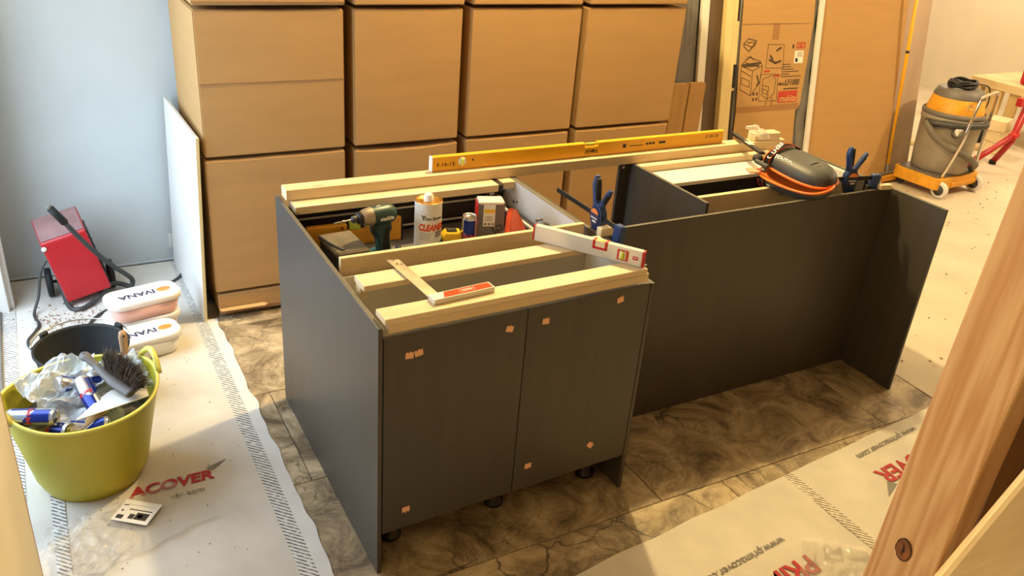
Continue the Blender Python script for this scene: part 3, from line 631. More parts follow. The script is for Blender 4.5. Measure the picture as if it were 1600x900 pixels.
rbox(gx2(1.556), gx2(2.454), gy(1.000), gy(1.015), 0.755, 0.8470, 0.0005).build('back_rail', M['melamine'], t)
rbox(gx2(1.556), gx2(1.86), gy(1.0), gy(1.018), 0.20, 0.752, 0.001).build('drawer_front', M['dark_inside'], t)
rbox(gx2(1.863), gx2(2.454), gy(1.0), gy(1.018), 0.20, 0.752, 0.001).build('drawer_front', M['dark_inside'], t)
rbox(gx2(1.556), gx2(2.454), gy(0.46), gy(1.0), 0.08, 0.098, 0.0005).build('carcass_bottom', M['melamine'], t)
rbox(gx2(2.400), gx2(2.440), gy(0.60), gy(0.99), 0.70, 0.79, 0.002).build('drawer_side', M['dark_inside'], t)
rbox(gx2(2.38), gx2(2.432), gy(0.965), gy(0.980), 0.80, 0.8465, 0.002).build('hanging_bracket', M['alu'], t)
MB().tube([(gx2(2.405), gy(0.965), 0.825), (gx2(2.405), gy(0.961), 0.825)], 0.004, 8).build('screw', M['black'], t)
batten('pine cross rail in the open cabinet beneath the knee pads', 1.5565, 2.453, 0.572, 0.594, 0.775, 0.860)
# ================================================================== tools on the island
# long yellow level
LV0, LV1, LVY = 0.598, 2.062, 1.028
t = thing('spirit_level', 'long yellow spirit level lying on the back batten', 'spirit level', ((LV0+LV1)/2, LVY-0.012, 0.919))
hl = (LV1-LV0)/2
x_n0, x_n1 = -0.030, 0.035
MB().box(-hl, x_n0, -0.012, 0.012, 0, 0.060, 0.003).box(x_n1, hl, -0.012, 0.012, 0, 0.060, 0.003).box(x_n0-0.004, x_n1+0.004, -0.012, 0.012, 0, 0.044, 0.003).build('level_body', M['yellow'], t)
rbox(-hl-0.006, -hl+0.001, -0.0135, 0.0135, -0.0005, 0.0615, 0.003).build('end_cap', M['ink_white'], t)
rbox(hl-0.001, hl+0.006, -0.0135, 0.0135, -0.0005, 0.0615, 0.003).build('end_cap', M['yellow_bright'], t)
R90 = Matrix.Rotation(PI/2, 4, 'X')
v = MB().tube([(x_n0+0.006, 0, 0.052), (x_n1-0.006, 0, 0.052)], 0.006, 12).build('vial', M['vial'], t)
MB().lathe([(0, 0), (0.017, 0), (0.017, 0.003), (0, 0.003)], 24, mtx=Matrix.Translation((-hl+0.125, -0.0118, 0.034)) @ R90).build('vial_window', M['vial_clear'], t)
MB().tube([(-hl+0.125, -0.0155, 0.022), (-hl+0.125, -0.0155, 0.046)], 0.006, 10).build('vial', M['vial'], t)
MB().lathe([(0, 0), (0.004, 0), (0.004, 0.001), (0, 0.001)], 12, mtx=Matrix.Translation((-hl+0.172, -0.0118, 0.036)) @ R90).build('hang_hole', M['ink_board'], t)
TL = lambda x, z: Matrix.Translation((x, -0.0126, z)) @ R90
text('pen_marks', 'F.10-13', 0.020, M['ink_dark'], t, TL(-hl+0.055, 0.026), bold=0.0004, sp=1.25)
text('pen_marks', 'F.10-13', 0.020, M['ink_dark'], t, TL(hl-0.065, 0.038), bold=0.0003, sp=1.25)
text('printed_lettering', 'STABILA', 0.016, M['ink_dark'], t, TL(0.004, 0.024), bold=0.0006)
rbox(-0.03, 0.04, -0.0128, -0.0120, 0.014, 0.0155).build('printed_line', M['ink_dark'], t)
rbox(0.165, 0.183, -0.0128, -0.0120, 0.024, 0.040).build('printed_mark', M['ink_dark'], t)

for a_, b_, c_ in ((0.200, 0.275, 0.003), (0.290, 0.302, 0.009), (0.307, 0.319, 0.010), (0.324, 0.338, 0.010), (0.362, 0.398, 0.010)):
    rbox(a_, b_, -0.0128, -0.0120, 0.028, 0.028+c_).build('printed_mark', M['ink_dark'], t)
# short white level (on edge, diagonal)
A = Vector((0.676, 0.340, 0)); Bv = Vector((0.893, 0.040, 0)); dv = (Bv-A); Lw = dv.length
t = thing('spirit_level', 'short white spirit level with red ends and red vial frames', 'spirit level', (*((A+Bv)/2).xy, 0.9015), rot=(0, 0, math.atan2(dv.y, dv.x)))
h = Lw/2
MB().box(-h, h, -0.011, 0.011, 0, 0.054, 0.002).build('level_body', M['alu'], t)
rbox(-h-0.006, -h, -0.0115, 0.0115, -0.0002, 0.0545, 0.002).build('end_cap', M['red_plastic'], t)
rbox(h, h+0.006, -0.0115, 0.0115, -0.0002, 0.0545, 0.002).build('end_cap', M['red_plastic'], t)
fr = MB().box(0.018, 0.026, -0.0125, 0.0125, 0.026, 0.056, 0.001).box(0.060, 0.068, -0.0125, 0.0125, 0.026, 0.056, 0.001).box(0.02, 0.066, -0.0125, 0.0125, 0.026, 0.034, 0.001).build('vial_frame', M['red_plastic'], t)
rbox(0.026, 0.060, -0.0118, 0.0118, 0.034, 0.0552, 0.001).build('vial_window', M['birch'], fr)
MB().tube([(0.028, -0.004, 0.0505), (0.058, -0.004, 0.0505)], 0.007, 12).build('vial', M['vial'], fr)
fr = MB().box(0.103, 0.140, -0.0128, -0.0105, 0.009, 0.045, 0.001).build('vial_frame', M['red_plastic'], t)
rbox(0.110, 0.133, -0.0135, -0.0125, 0.013, 0.041, 0.001).build('vial_window', M['vial_clear'], fr)
MB().tube([(0.1215, -0.0135, 0.015), (0.1215, -0.0135, 0.040)], 0.006, 10).build('vial', M['vial'], fr)
MB().box(0.155, 0.172, -0.0128, -0.0105, 0.021, 0.033, 0.001).build('badge', M['red_plastic'], t)
rbox(0.158, 0.170, -0.0132, -0.0126, 0.0275, 0.030).build('badge_print', M['ink_white'], t)

# carpenter's square
t = thing('carpenter_square', 'steel carpenter square with orange stock on the front battens', 'square', (0.187, 0.045, 0.9005), rot=(0, 0, 0.08))
R_ = MB().prism([(-0.010, 0.0), (0.026, 0.0), (0.026, 0.285), (-0.010, 0.295)], 0.004, 0.0065).build('steel_blade', M['worn_steel'], t)
MB().lathe([(0, 0.0066), (0.003, 0.0066), (0.003, 0.0070), (0, 0.0070)], 12, mtx=Matrix.Translation((0.007, 0.285, 0))).build('hang_hole', M['ink_dark'], R_)
text('etched_number', '5.2', 0.018, M['ink_dark'], R_, Matrix.Translation((0.012, 0.255, 0.0067)) @ Matrix.Rotation(-0.5, 4, 'Z'))
for k in range(24):
    rbox(0.016 if k % 5 else 0.010, 0.026, 0.02+k*0.01, 0.0206+k*0.01, 0.0064, 0.0067).build('tick_mark', M['ink_grey'], R_)
st = MB().box(-0.012, 0.185, -0.012, 0.026, 0.0, 0.016, 0.0008).build('square_stock', M['alu'], t)
MB().prism([(0.020, -0.008), (0.180, -0.008), (0.180, 0.022), (0.034, 0.022)], 0.0155, 0.0168).build('orange_inlay', M['orange'], st)
lb = MB(); 
for a in ((0.080, 0.0), (0.125, 0.0)): pass
MB().box(0.078, 0.128, 0.001, 0.0018, 0.0166, 0.0171).box(0.078, 0.128, 0.0132, 0.014, 0.0166, 0.0171).box(0.078, 0.0788, 0.001, 0.014, 0.0166, 0.0171).box(0.1272, 0.128, 0.001, 0.014, 0.0166, 0.0171).build('printed_frame', M['ink_white'], st)
MB().box(0.084, 0.122, 0.0085, 0.0105, 0.0166, 0.0171).box(0.088, 0.118, 0.0045, 0.006, 0.0166, 0.0171).build('printed_line', M['ink_white'], st)

# bar clamps
def clamp(label, loc, rz, blen, jaw_at, b0):
    """local: bar along +x starting at 0 (free end) ; body at bx ; fixed jaw at jaw_at"""
    t = thing('bar_clamp', label, 'clamp', loc, rot=(0, 0, rz), group='blue bar clamps')
    MB().box(b0, blen, -0.003, 0.003, 0.018, 0.036, 0.001).build('clamp_bar', M['black'], t)
    bx = jaw_at-0.125
    Rxz = Matrix.Rotation(PI/2, 4, 'X')
    body = MB().prism([(bx-0.020, -0.018), (bx-0.004, -0.052), (bx+0.016, -0.054), (bx+0.022, -0.020), (bx+0.030, 0.010), (bx+0.030, 0.045), (bx+0.010, 0.075), (bx-0.020, 0.075), (bx-0.034, 0.045), (bx-0.034, 0.010)], -0.015, 0.015, mtx=Rxz, bev=0.004).build('clamp_body', M['blue'], t)
    for sy in (-1, 1):
        MB().prism([(x*1.0+bx-0.002, y+0.028) for x, y in [(0.027*math.cos(a), 0.035*math.sin(a)) for a in [2*PI*k/20 for k in range(20)]]], 0.0, 0.003, mtx=Matrix.Translation((0, sy*0.0165+0.0015, 0)) @ Rxz).build('badge', M['ink_blue'], body)
        MB().prism([(bx-0.002+0.022*math.cos(a), 0.040+0.017*max(0, math.sin(a))) for a in [PI*k/10 for k in range(11)]], 0.0, 0.0044, mtx=Matrix.Translation((0, sy*0.0175+0.0022, 0)) @ Rxz).build('badge_patch', M['ink_orange'], body)
        MB().box(bx-0.020, bx+0.016, sy*0.019-0.0008, sy*0.019+0.0008, 0.021, 0.025).box(bx-0.010, bx+0.012, sy*0.019-0.0008, sy*0.019+0.0008, 0.008, 0.014).build('badge_print', M['ink_white'], body)
    h1 = [(bx-0.018, 0, 0.068), (bx-0.026, 0, 0.10), (bx-0.036, 0, 0.135), (bx-0.034, 0, 0.168)]
    MB().tube(smooth_path(h1, 4), [0.016]*9+[0.015, 0.013, 0.012, 0.008], 10, flat=0.75).build('clamp_handle', M['blue'], t)
    h2 = [(bx+0.012, 0, 0.066), (bx+0.026, 0, 0.095), (bx+0.042, 0, 0.122), (bx+0.052, 0, 0.140)]
    MB().tube(smooth_path(h2, 4), [0.013]*9+[0.012, 0.0115, 0.011, 0.008], 10, flat=0.75).build('clamp_trigger', M['blue'], t)
    MB().tube([(bx-0.012, -0.001, 0.085), (bx-0.022, -0.001, 0.135), (bx-0.022, -0.001, 0.160)], [0.011, 0.0135, 0.010], 8, flat=0.7).build('handle_grip', M['black_rubber'], t)
    MB().tube([(bx+0.026, -0.001, 0.088), (bx+0.044, -0.001, 0.120)], [0.010, 0.0125], 8, flat=0.7).build('trigger_grip', M['black_rubber'], t)
    MB().prism([(jaw_at-0.014, 0.044), (jaw_at+0.020, 0.044), (jaw_at+0.026, 0.030), (jaw_at+0.022, -0.030), (jaw_at+0.006, -0.048), (jaw_at-0.016, -0.040), (jaw_at-0.018, 0.0)], -0.014, 0.014, mtx=Rxz, bev=0.004).build('clamp_jaw', M['blue'], t)
    MB().box(jaw_at-0.028, jaw_at-0.017, -0.013, 0.013, -0.038, -0.006, 0.002).build('jaw_pad', M['black_rubber'], t)
    MB().box(bx+0.018, bx+0.030, -0.013, 0.013, -0.050, -0.018, 0.002).build('jaw_pad', M['black_rubber'], t)
    return t
clamp('blue bar clamp gripping the long panel near the white level', (0.975, 0.690, 0.892), -PI/2, 0.42, 0.405, 0)
clamp('blue bar clamp at the end panel corner near the vacuum', (2.085, 0.470, 0.893), -0.20, 0.36, 0.325, 0.125)
tag(rbox(-0.03, 0.03, -0.014, 0.014, 0, 0.030, 0.002).build('wood_block', M['birch'], loc=(0.965, 0.345, 0.876)), 'small pale wood block under the clamp jaw beside the white level', 'wood block')
tag(rbox(-0.03, 0.03, -0.012, 0.012, 0, 0.022, 0.002).build('wood_block', M['birch'], loc=(2.440, 0.372, 0.8765), rot=(0, 0, -0.2)), 'small pale wood block at the end panel corner', 'wood block')

# knee pads
def dome(L_, W_, hgt, n=28, m=10, p=2.6):
    """half shell, rim in z=0, bulging to +z"""
    def fn(u, v):
        a = 2*PI*u; r = v
        ex = abs(math.cos(a))**(2/p)*(1 if math.cos(a) >= 0 else -1); ey = abs(math.sin(a))**(2/p)*(1 if math.sin(a) >= 0 else -1)
        k = math.cos(r*PI/2)**0.75 if r < 1 else 0
        return Vector((ex*L_/2*math.sin(r*PI/2)**0.7, ey*W_/2*math.sin(r*PI/2)**0.7, hgt*k))
    return MB().grid(n, m, fn)
KX, KY = 2.005, 0.565
def kneepad(label, loc, rot, flip):
    t = thing('knee_pad', label, 'knee pad', loc, rot=rot, group='pair of knee pads')
    s = -1 if flip else 1
    d = dome(0.350, 0.180, 0.062)
    if flip:
        for v in d.bm.verts: v.co.z *= -1
        bmesh.ops.reverse_faces(d.bm, faces=d.bm.faces[:])
    d.build('pad_shell', M['dark_grey'], t)
    rim = []
    for k in range(40):
        a = 2*PI*k/40; p = 2.6
        ex = abs(math.cos(a))**(2/p)*(1 if math.cos(a) >= 0 else -1); ey = abs(math.sin(a))**(2/p)*(1 if math.sin(a) >= 0 else -1)
        rim.append((ex*0.1765, ey*0.092, 0))
    MB().tube(rim, 0.0055, 8, closed=True).build('pad_rim', M['orange_rubber'], t)
    if flip:
        def ff(u, v):
            a = 2*PI*u; p = 2.6
            ex = abs(math.cos(a))**(2/p)*(1 if math.cos(a) >= 0 else -1); ey = abs(math.sin(a))**(2/p)*(1 if math.sin(a) >= 0 else -1)
            return Vector((ex*0.172*v, ey*0.089*v, -0.024*(1-v**3)))
        MB().grid(28, 6, ff).build('foam_insert', M['orange_rubber'], t)
    else:
        for k in range(4):   # moulded ribs across the toe
            x = 0.060+k*0.024
            pts = []
            for q in range(13):
                yy = -0.070+0.140*q/12
                rr = min(0.98, math.hypot(x/0.178, yy/0.093))
                pts.append((x+0.010*(1-(yy/0.08)**2), yy, 0.062*max(0.02, math.cos(min(1, rr**1.25)*PI/2))**0.75+0.0015))
            MB().tube(pts, 0.0042, 6).build('pad_rib', M['black_rubber'], t)
    # strap around
    pts = []
    for k in range(17):
        a = PI*k/16; yy = 0.093*math.cos(a); zz = s*(0.004+0.064*math.sin(a)**0.8)
        pts.append((yy, zz))
    b = MB(); x0 = -0.125; w = 0.036
    def sf(u, v):
        k = u*16; i = min(15, int(k)); f = k-i
        y = pts[i][0]*(1-f)+pts[i+1][0]*f; z = pts[i][1]*(1-f)+pts[i+1][1]*f
        return Vector((x0+w*v, y*1.01, z+s*0.002))
    b.grid(32, 3, sf, thick=0.0015); b.build('pad_strap', M['cloth_dark'], t)
    for xx in (x0+0.004, x0+w-0.004):
        MB().tube([(xx, y*1.02, z+s*0.0042) for y, z in pts], 0.0011, 6).build('strap_stitching', M['orange'], t)
    return t
kp = kneepad('dark grey knee pad lying uppermost with printed strap', (2.085, 0.535, 0.940), (0.16, 0.06, -PI/2+0.02), False)
lw = kneepad('dark grey knee pad underneath, orange foam inside up', (2.045, 0.515, 0.915), (0.22, -0.03, -PI/2+0.0), True)
# lettering on the pads
text('printed_lettering', 'FENTO', 0.030, M['ink_white'], kp, basis((-0.040, -0.066, 0.0485), (1, 0.0, 0), (0, 0.55, 0.83)), bold=0.0006)
text('printed_lettering', 'FENTO', 0.024, M['ink_white'], lw, basis((-0.045, -0.081, -0.030), (1, 0, 0), (0, -0.5, 0.87)), bold=0.0005)
text('printed_lettering', 'FENTO', 0.028, M['ink_white'], kp, basis((-0.107, -0.052, 0.0645), (0, -0.80, -0.60), (1, 0, 0)), bold=0.0006)
MB().box(-0.150, -0.075, -0.122, -0.104, 0.008, 0.024, 0.003).build('strap_slider', M['dark_grey'], kp)
MB().box(-0.100, -0.078, -0.128, -0.110, -0.012, 0.006, 0.003).build('strap_buckle', M['steel'], kp)
MB().prism([(-0.165, -0.150), (-0.125, -0.160), (-0.105, -0.125), (-0.120, -0.100), (-0.150, -0.105)], -0.022, -0.016).build('strap_tab', M['orange_cloth'], kp)
MB().lathe([(0, 0), (0.022, 0), (0.024, 0.008), (0.018, 0.02), (0, 0.022)], 16, mtx=Matrix.Translation((-0.175, -0.075, 0.0))).build('strap_end', M['black_rubber'], kp)
# black guide bar
a = Vector((2.20, 1.075, 0.935)); b_ = Vector((2.055, 0.735, 0.955)); d_ = b_-a
t = thing('guide_bar', 'black grooved bar from the yellow level to the knee pads', 'bar', a)
mt = basis((0, 0, 0), d_, Vector((0.9, -0.38, 0)))
MB().box(0, d_.length, -0.014, 0.014, -0.006, 0.006, 0.002, mtx=mt).build('bar_body', M['black'], t)
for yy in (-0.006, 0.006): MB().box(0.01, d_.length-0.01, yy-0.0012, yy+0.0012, 0.0055, 0.0075, mtx=mt).build('bar_groove', M['grey'], t)
MB().box(d_.length*0.50, d_.length*0.66, -0.0145, 0.0145, 0.005, 0.0085, 0.001, mtx=mt).build('clear_sleeve', M['vial_clear'], t)
# wood offcut and fixings bag
tag(rbox(-0.075, 0.075, -0.028, 0.028, 0, 0.036, 0.002).build('wood_offcut', M['pine'], loc=(2.330, 1.005, 0.9185), rot=(0, 0, -0.10)), 'pine offcut lying on the batten under the small fixings bag', 'wood offcut')
def bagfn(W_, D_, hgt, seed, amp=0.01):
    def fn(u, v):
        x = (u-0.5)*W_; y = (v-0.5)*D_
        e = (1-(2*u-1)**4)*(1-(2*v-1)**4)
        return Vector((x+noise.noise(Vector((u*4+seed, v*4, 1)))*amp, y+noise.noise(Vector((u*4, v*4+seed, 5)))*amp, hgt*e*(0.6+0.8*abs(noise.noise(Vector((u*5+seed, v*5, 9)))))+abs(noise.noise(Vector((u*13, v*13, seed))))*amp))
    return fn
t = thing('fixings_bag', 'small clear zip bag of fixings on the pine offcut', 'bag', (2.265, 0.985, 0.956), rot=(0.35, 0.1, 0.3))
MB().grid(14, 14, bagfn(0.095, 0.11, 0.028, 3.0, 0.008)).build('bag_film', M['sheet_clear'], t)
rbox(-0.045, 0.045, 0.046, 0.052, 0.006, 0.010, 0.001).build('zip_strip', M['ink_white'], t)
for k in range(9):
    x, y = random.uniform(-0.03, 0.03), random.uniform(-0.04, 0.02)
    MB().tube([(x, y, 0.006), (x+random.uniform(-0.012, 0.012), y+0.012, 0.008)], 0.0025, 6).build('screw', M['steel'], t)

# ---- contents of the drawer (drawer floor z = 0.698)
ZD = 0.6985
# cleaner can
t = thing('cleaner_can', 'white and gold cleaner tin with cap standing in the tool drawer', 'can', (0.478, 0.765, ZD), rot=(0, 0, -0.40))
R0 = 0.0495; HC = 0.208
MB().lathe([(0, 0), (R0, 0), (R0+0.001, 0.004), (R0, 0.007), (R0, HC-0.008), (R0+0.0012, HC-0.004), (R0+0.0012, HC)], 40).build('can_wall', M['white_label'], t)
MB().lathe([(R0+0.001, HC-0.001), (R0+0.001, HC+0.0015), (R0-0.004, HC+0.001), (R0-0.006, HC-0.004), (R0-0.012, HC-0.003), (0.018, HC-0.001), (0, HC-0.001)], 40).build('can_lid', M['gold'], t)
MB().lathe([(0.018, HC-0.001), (0.018, HC+0.010), (0.0155, HC+0.012), (0.0155, HC+0.021), (0.013, HC+0.024), (0, HC+0.024)], 24).build('screw_cap', M['ink_white'], t)
def cyl_patch(r, a0, a1, zlo, zhi, n=24):
    b = MB()
    def fn(u, v):
        a = a0+(a1-a0)*u; z0 = zlo(u); z1 = zhi(u)
        return Vector((r*math.sin(a), -r*math.cos(a), z0+(z1-z0)*v))
    return b.grid(n, 3, fn)
cyl_patch(R0+0.0006, -0.75, 1.9, lambda u: 0.030+0.020*u*u, lambda u: 0.046+0.028*u*u).build('printed_swoosh', M['ink_green'], t)
cyl_patch(R0+0.0006, -0.75, 1.9, lambda u: 0.010+0.006*u, lambda u: 0.030+0.020*u*u).build('printed_swoosh', M['ink_orange'], t)
cyl_patch(R0+0.0006, 0.6, 1.9, lambda u: 0.007, lambda u: 0.009+0.012*u).build('printed_swoosh', M['ink_green'], t)
CM = lambda z, a=0.0: Matrix.Rotation(a, 4, 'Z') @ Matrix.Translation((0, -R0-0.0006, z)) @ Matrix.Rotation(PI/2, 4, 'X')
text('printed_lettering', 'CLEANER', 0.034, M['orange'], t, CM(0.118, 0.30), bold=0.0013, shear=0.2, bend=R0, xs=0.72)
text('printed_lettering', 'Den Braven', 0.0155, M['ink_dark'], t, CM(0.154, 0.45), bend=R0, bold=0.0002, xs=0.95)
text('printed_mark', 'Y', 0.024, M['ink_dark'], t, CM(0.156, -0.36), bend=R0, bold=0.0008)
for k in range(5): cyl_patch(R0+0.0005, -0.62, 0.35-0.06*k, lambda u: 0.096-0.006*k, lambda u: 0.0975-0.006*k, 8).build('printed_line', M['ink_grey'], t)
for k in range(3): cyl_patch(R0+0.0005, 0.55, 1.3, lambda u: 0.098-0.008*k, lambda u: 0.1025-0.008*k, 8).build('printed_line', M['ink_board'], t)
# impact driver
t = thing('impact_driver', 'dark teal cordless impact driver standing in the tool drawer', 'drill', (0.285, 0.775, ZD), rot=(0, 0, 0.16))
Ry = Matrix.Rotation(-PI/2, 4, 'Y')    # local z -> -x
ax = Matrix.Translation((0.070, 0, 0.170)) @ Ry
MB().lathe([(0, 0), (0.022, 0.0), (0.032, 0.010), (0.035, 0.03), (0.035, 0.075), (0.033, 0.095)], 28, mtx=ax).build('motor_housing', M['teal_dark'], t)
MB().lathe([(0.034, 0.093), (0.033, 0.10), (0.029, 0.120), (0.022, 0.136), (0.018, 0.140)], 28, mtx=ax).build('nose_cone', M['worn_steel'], t)
MB().lathe([(0.023, 0.122), (0.0245, 0.130), (0.021, 0.144), (0.017, 0.148), (0, 0.148)], 24, mtx=ax).build('rubber_ring', M['black'], t)
MB().lathe([(0.011, 0.147), (0.013, 0.150), (0.013, 0.163), (0.010, 0.168), (0, 0.168)], 20, mtx=ax).build('chuck_sleeve', M['dark_grey'], t)
MB().lathe([(0.0035, 0.166), (0.0035, 0.195), (0.005, 0.197), (0.005, 0.203), (0.003, 0.206), (0.003, 0.228), (0.001, 0.236), (0, 0.236)], 10, mtx=ax).build('driver_bit', M['steel'], t)
Rxz = Matrix.Rotation(PI/2, 4, 'X')
MB().prism([(-0.010, 0.145), (-0.014, 0.120), (-0.004, 0.085), (0.004, 0.045), (0.002, 0.030), (0.056, 0.030), (0.048, 0.060), (0.046, 0.100), (0.052, 0.130), (0.055, 0.148)], -0.020, 0.020, mtx=Rxz, bev=0.007).build('grip_handle', M['teal_dark'], t)
MB().prism([(0.010, 0.040), (0.014, 0.090), (0.024, 0.128), (0.046, 0.128), (0.040, 0.090), (0.046, 0.044)], -0.0215, 0.0215, mtx=Rxz, bev=0.004).build('grip_rubber', M['black_rubber'], t)
MB().prism([(-0.020, 0.138), (-0.024, 0.118), (-0.012, 0.092), (-0.002, 0.090), (-0.008, 0.138)], -0.010, 0.010, mtx=Rxz, bev=0.002).build('trigger', M['black'], t)
MB().prism([(-0.050, 0.003), (0.064, 0.003), (0.066, 0.030), (0.010, 0.034), (-0.046, 0.026)], -0.034, 0.034, mtx=Rxz, bev=0.005).build('battery_foot', M['teal_blue'], t)
MB().prism([(-0.048, 0.0), (0.062, 0.0), (0.062, 0.010), (-0.048, 0.010)], -0.035, 0.035, mtx=Rxz, bev=0.002).build('battery', M['black'], t)
text('printed_lettering', 'makita', 0.0205, M['ink_white'], t, Matrix.Translation((0.022, -0.0355, 0.166)) @ R90, bold=0.0005, shear=0.25)
MB().tube([(-0.005, -0.004, 0.2045), (0.012, -0.004, 0.2055)], 0.002, 6).build('pale_streak', M['ink_white'], t)  # short white streak along the top of the housing
# battery / parts case
t = thing('parts_case', 'dusty dark parts case lying beside the impact driver', 'case', (0.168, 0.785, ZD), rot=(0, 0, 0.06))
MB().box(-0.058, 0.058, -0.085, 0.085, 0, 0.066, 0.006).build('case_body', M['dark_grey'], t)
MB().box(-0.062, 0.062, -0.090, 0.090, 0.060, 0.082, 0.007).build('case_lid', mat('dusty_case_lid', '6a5f4e', 0.7, var=0.2, scale=14), t)
MB().tube([(-0.062, 0.07, 0.084), (-0.055, 0.0, 0.087), (-0.030, -0.075, 0.084)], 0.006, 6).build('lid_ridge', M['grey'], t)
MB().box(0.016, 0.056, -0.0925, -0.089, 0.020, 0.072, 0.001).build('case_latch', M['black'], t)
# small yellow levels in the drawer
t = thing('spirit_level', 'yellow spirit level half hidden behind the impact driver', 'spirit level', (0.265, 0.925, ZD), rot=(0, 0, -0.03))
MB().box(-0.190, -0.040, -0.012, 0.012, 0, 0.088, 0.004).box(-0.045, 0.035, -0.012, 0.012, 0, 0.06, 0.003).box(0.030, 0.170, -0.012, 0.012, 0, 0.094, 0.004).build('level_body', M['yellow_dust'], t)
MB().lathe([(0, 0), (0.022, 0), (0.022, 0.002), (0, 0.002)], 24, mtx=Matrix.Translation((0.108, -0.012, 0.056)) @ R90).build('vial_window', M['black'], t)
MB().box(0.096, 0.120, -0.016, -0.013, 0.052, 0.061, 0.001).build('vial', M['vial'], t)
MB().box(-0.030, 0.012, -0.010, 0.010, 0.06, 0.092, 0.004).build('top_vial', M['vial'], t)
MB().box(0.169, 0.176, -0.0125, 0.0125, 0, 0.096, 0.003).build('end_cap', M['black'], t)
MB().lathe([(0, 0), (0.006, 0), (0.006, 0.001), (0, 0.001)], 12, mtx=Matrix.Translation((-0.060, -0.012, 0.074)) @ R90).build('red_mark', M['ink_red'], t)
# blue clamp lying, paper scrap
t = thing('bar_clamp', 'dark blue bar clamp lying in the drawer by the cleaner tin', 'clamp', (0.352, 0.735, ZD), rot=(0, 0, 0.15), group='blue bar clamps')
MB().box(-0.035, 0.068, -0.006, 0.006, 0.028, 0.040, 0.002).build('clamp_bar', M['ink_blue'], t)
MB().prism(rrect(0.05, 0.04, 0.012), 0.0, 0.026, mtx=Matrix.Translation((0.044, -0.01, 0))).build('clamp_body', M['black'], t)
MB().tube([(0.05, -0.025, 0.02), (0.065, -0.05, 0.016), (0.085, -0.065, 0.012)], 0.010, 8).build('clamp_handle', M['ink_blue'], t)
MB().lathe([(0, 0), (0.010, 0), (0.010, 0.02), (0, 0.02)], 12, mtx=Matrix.Translation((0.0, 0, 0.038))).build('clamp_knob', M['ink_blue'], t)
MB().tube([(-0.034, 0, 0.034), (-0.050, 0, 0.034)], 0.006, 8).build('bar_tip', M['ink_orange'], t)
MB().box(0.04, 0.06, -0.02, 0.02, 0.0255, 0.029).box(-0.02, 0.0, -0.006, 0.006, 0.0, 0.028).build('bar_rest', M['black'], t)
t = thing('paper_scrap', 'scribbled paper scrap lying beside the driver foot', 'paper', (0.383, 0.655, ZD), rot=(0, 0, 0.5))
MB().grid(4, 4, lambda u, v: Vector(((u-0.5)*0.06, (v-0.5)*0.10, 0.004+0.012*u*v)), thick=0.0005).build('paper_face', M['white_label'], t)
MB().tube([(0.0, 0.02, 0.0105), (0.012, 0.03, 0.0130), (0.004, 0.04, 0.0120)], 0.0008, 5).build('pen_marks', M['ink_dark'], t)
# tape measure
t = thing('tape_measure', 'yellow and black tape measure beside the blue can', 'tape measure', (0.570, 0.748, ZD), rot=(0, 0, -0.25))
MB().prism(rrect(0.074, 0.080, 0.022), -0.024, 0.024, mtx=Matrix.Translation((0, 0, 0.041)) @ R90, bev=0.003).build('tape_case', M['black_rubber'], t)
MB().prism([(-0.038, 0.048), (-0.020, 0.052), (0.020, 0.052), (0.038, 0.044), (0.041, 0.060), (0.028, 0.083), (-0.026, 0.084), (-0.040, 0.066)], -0.026, 0.026, mtx=R90, bev=0.004).build('case_shell', M['yellow_bright'], t)
MB().prism([(-0.006, 0.004), (0.014, 0.004), (0.016, 0.060), (-0.008, 0.060)], -0.0275, 0.0275, mtx=R90, bev=0.002).build('case_band', M['yellow_bright'], t)
MB().box(-0.022, 0.016, -0.014, 0.014, 0.080, 0.090, 0.003).build('lock_button', M['black'], t)
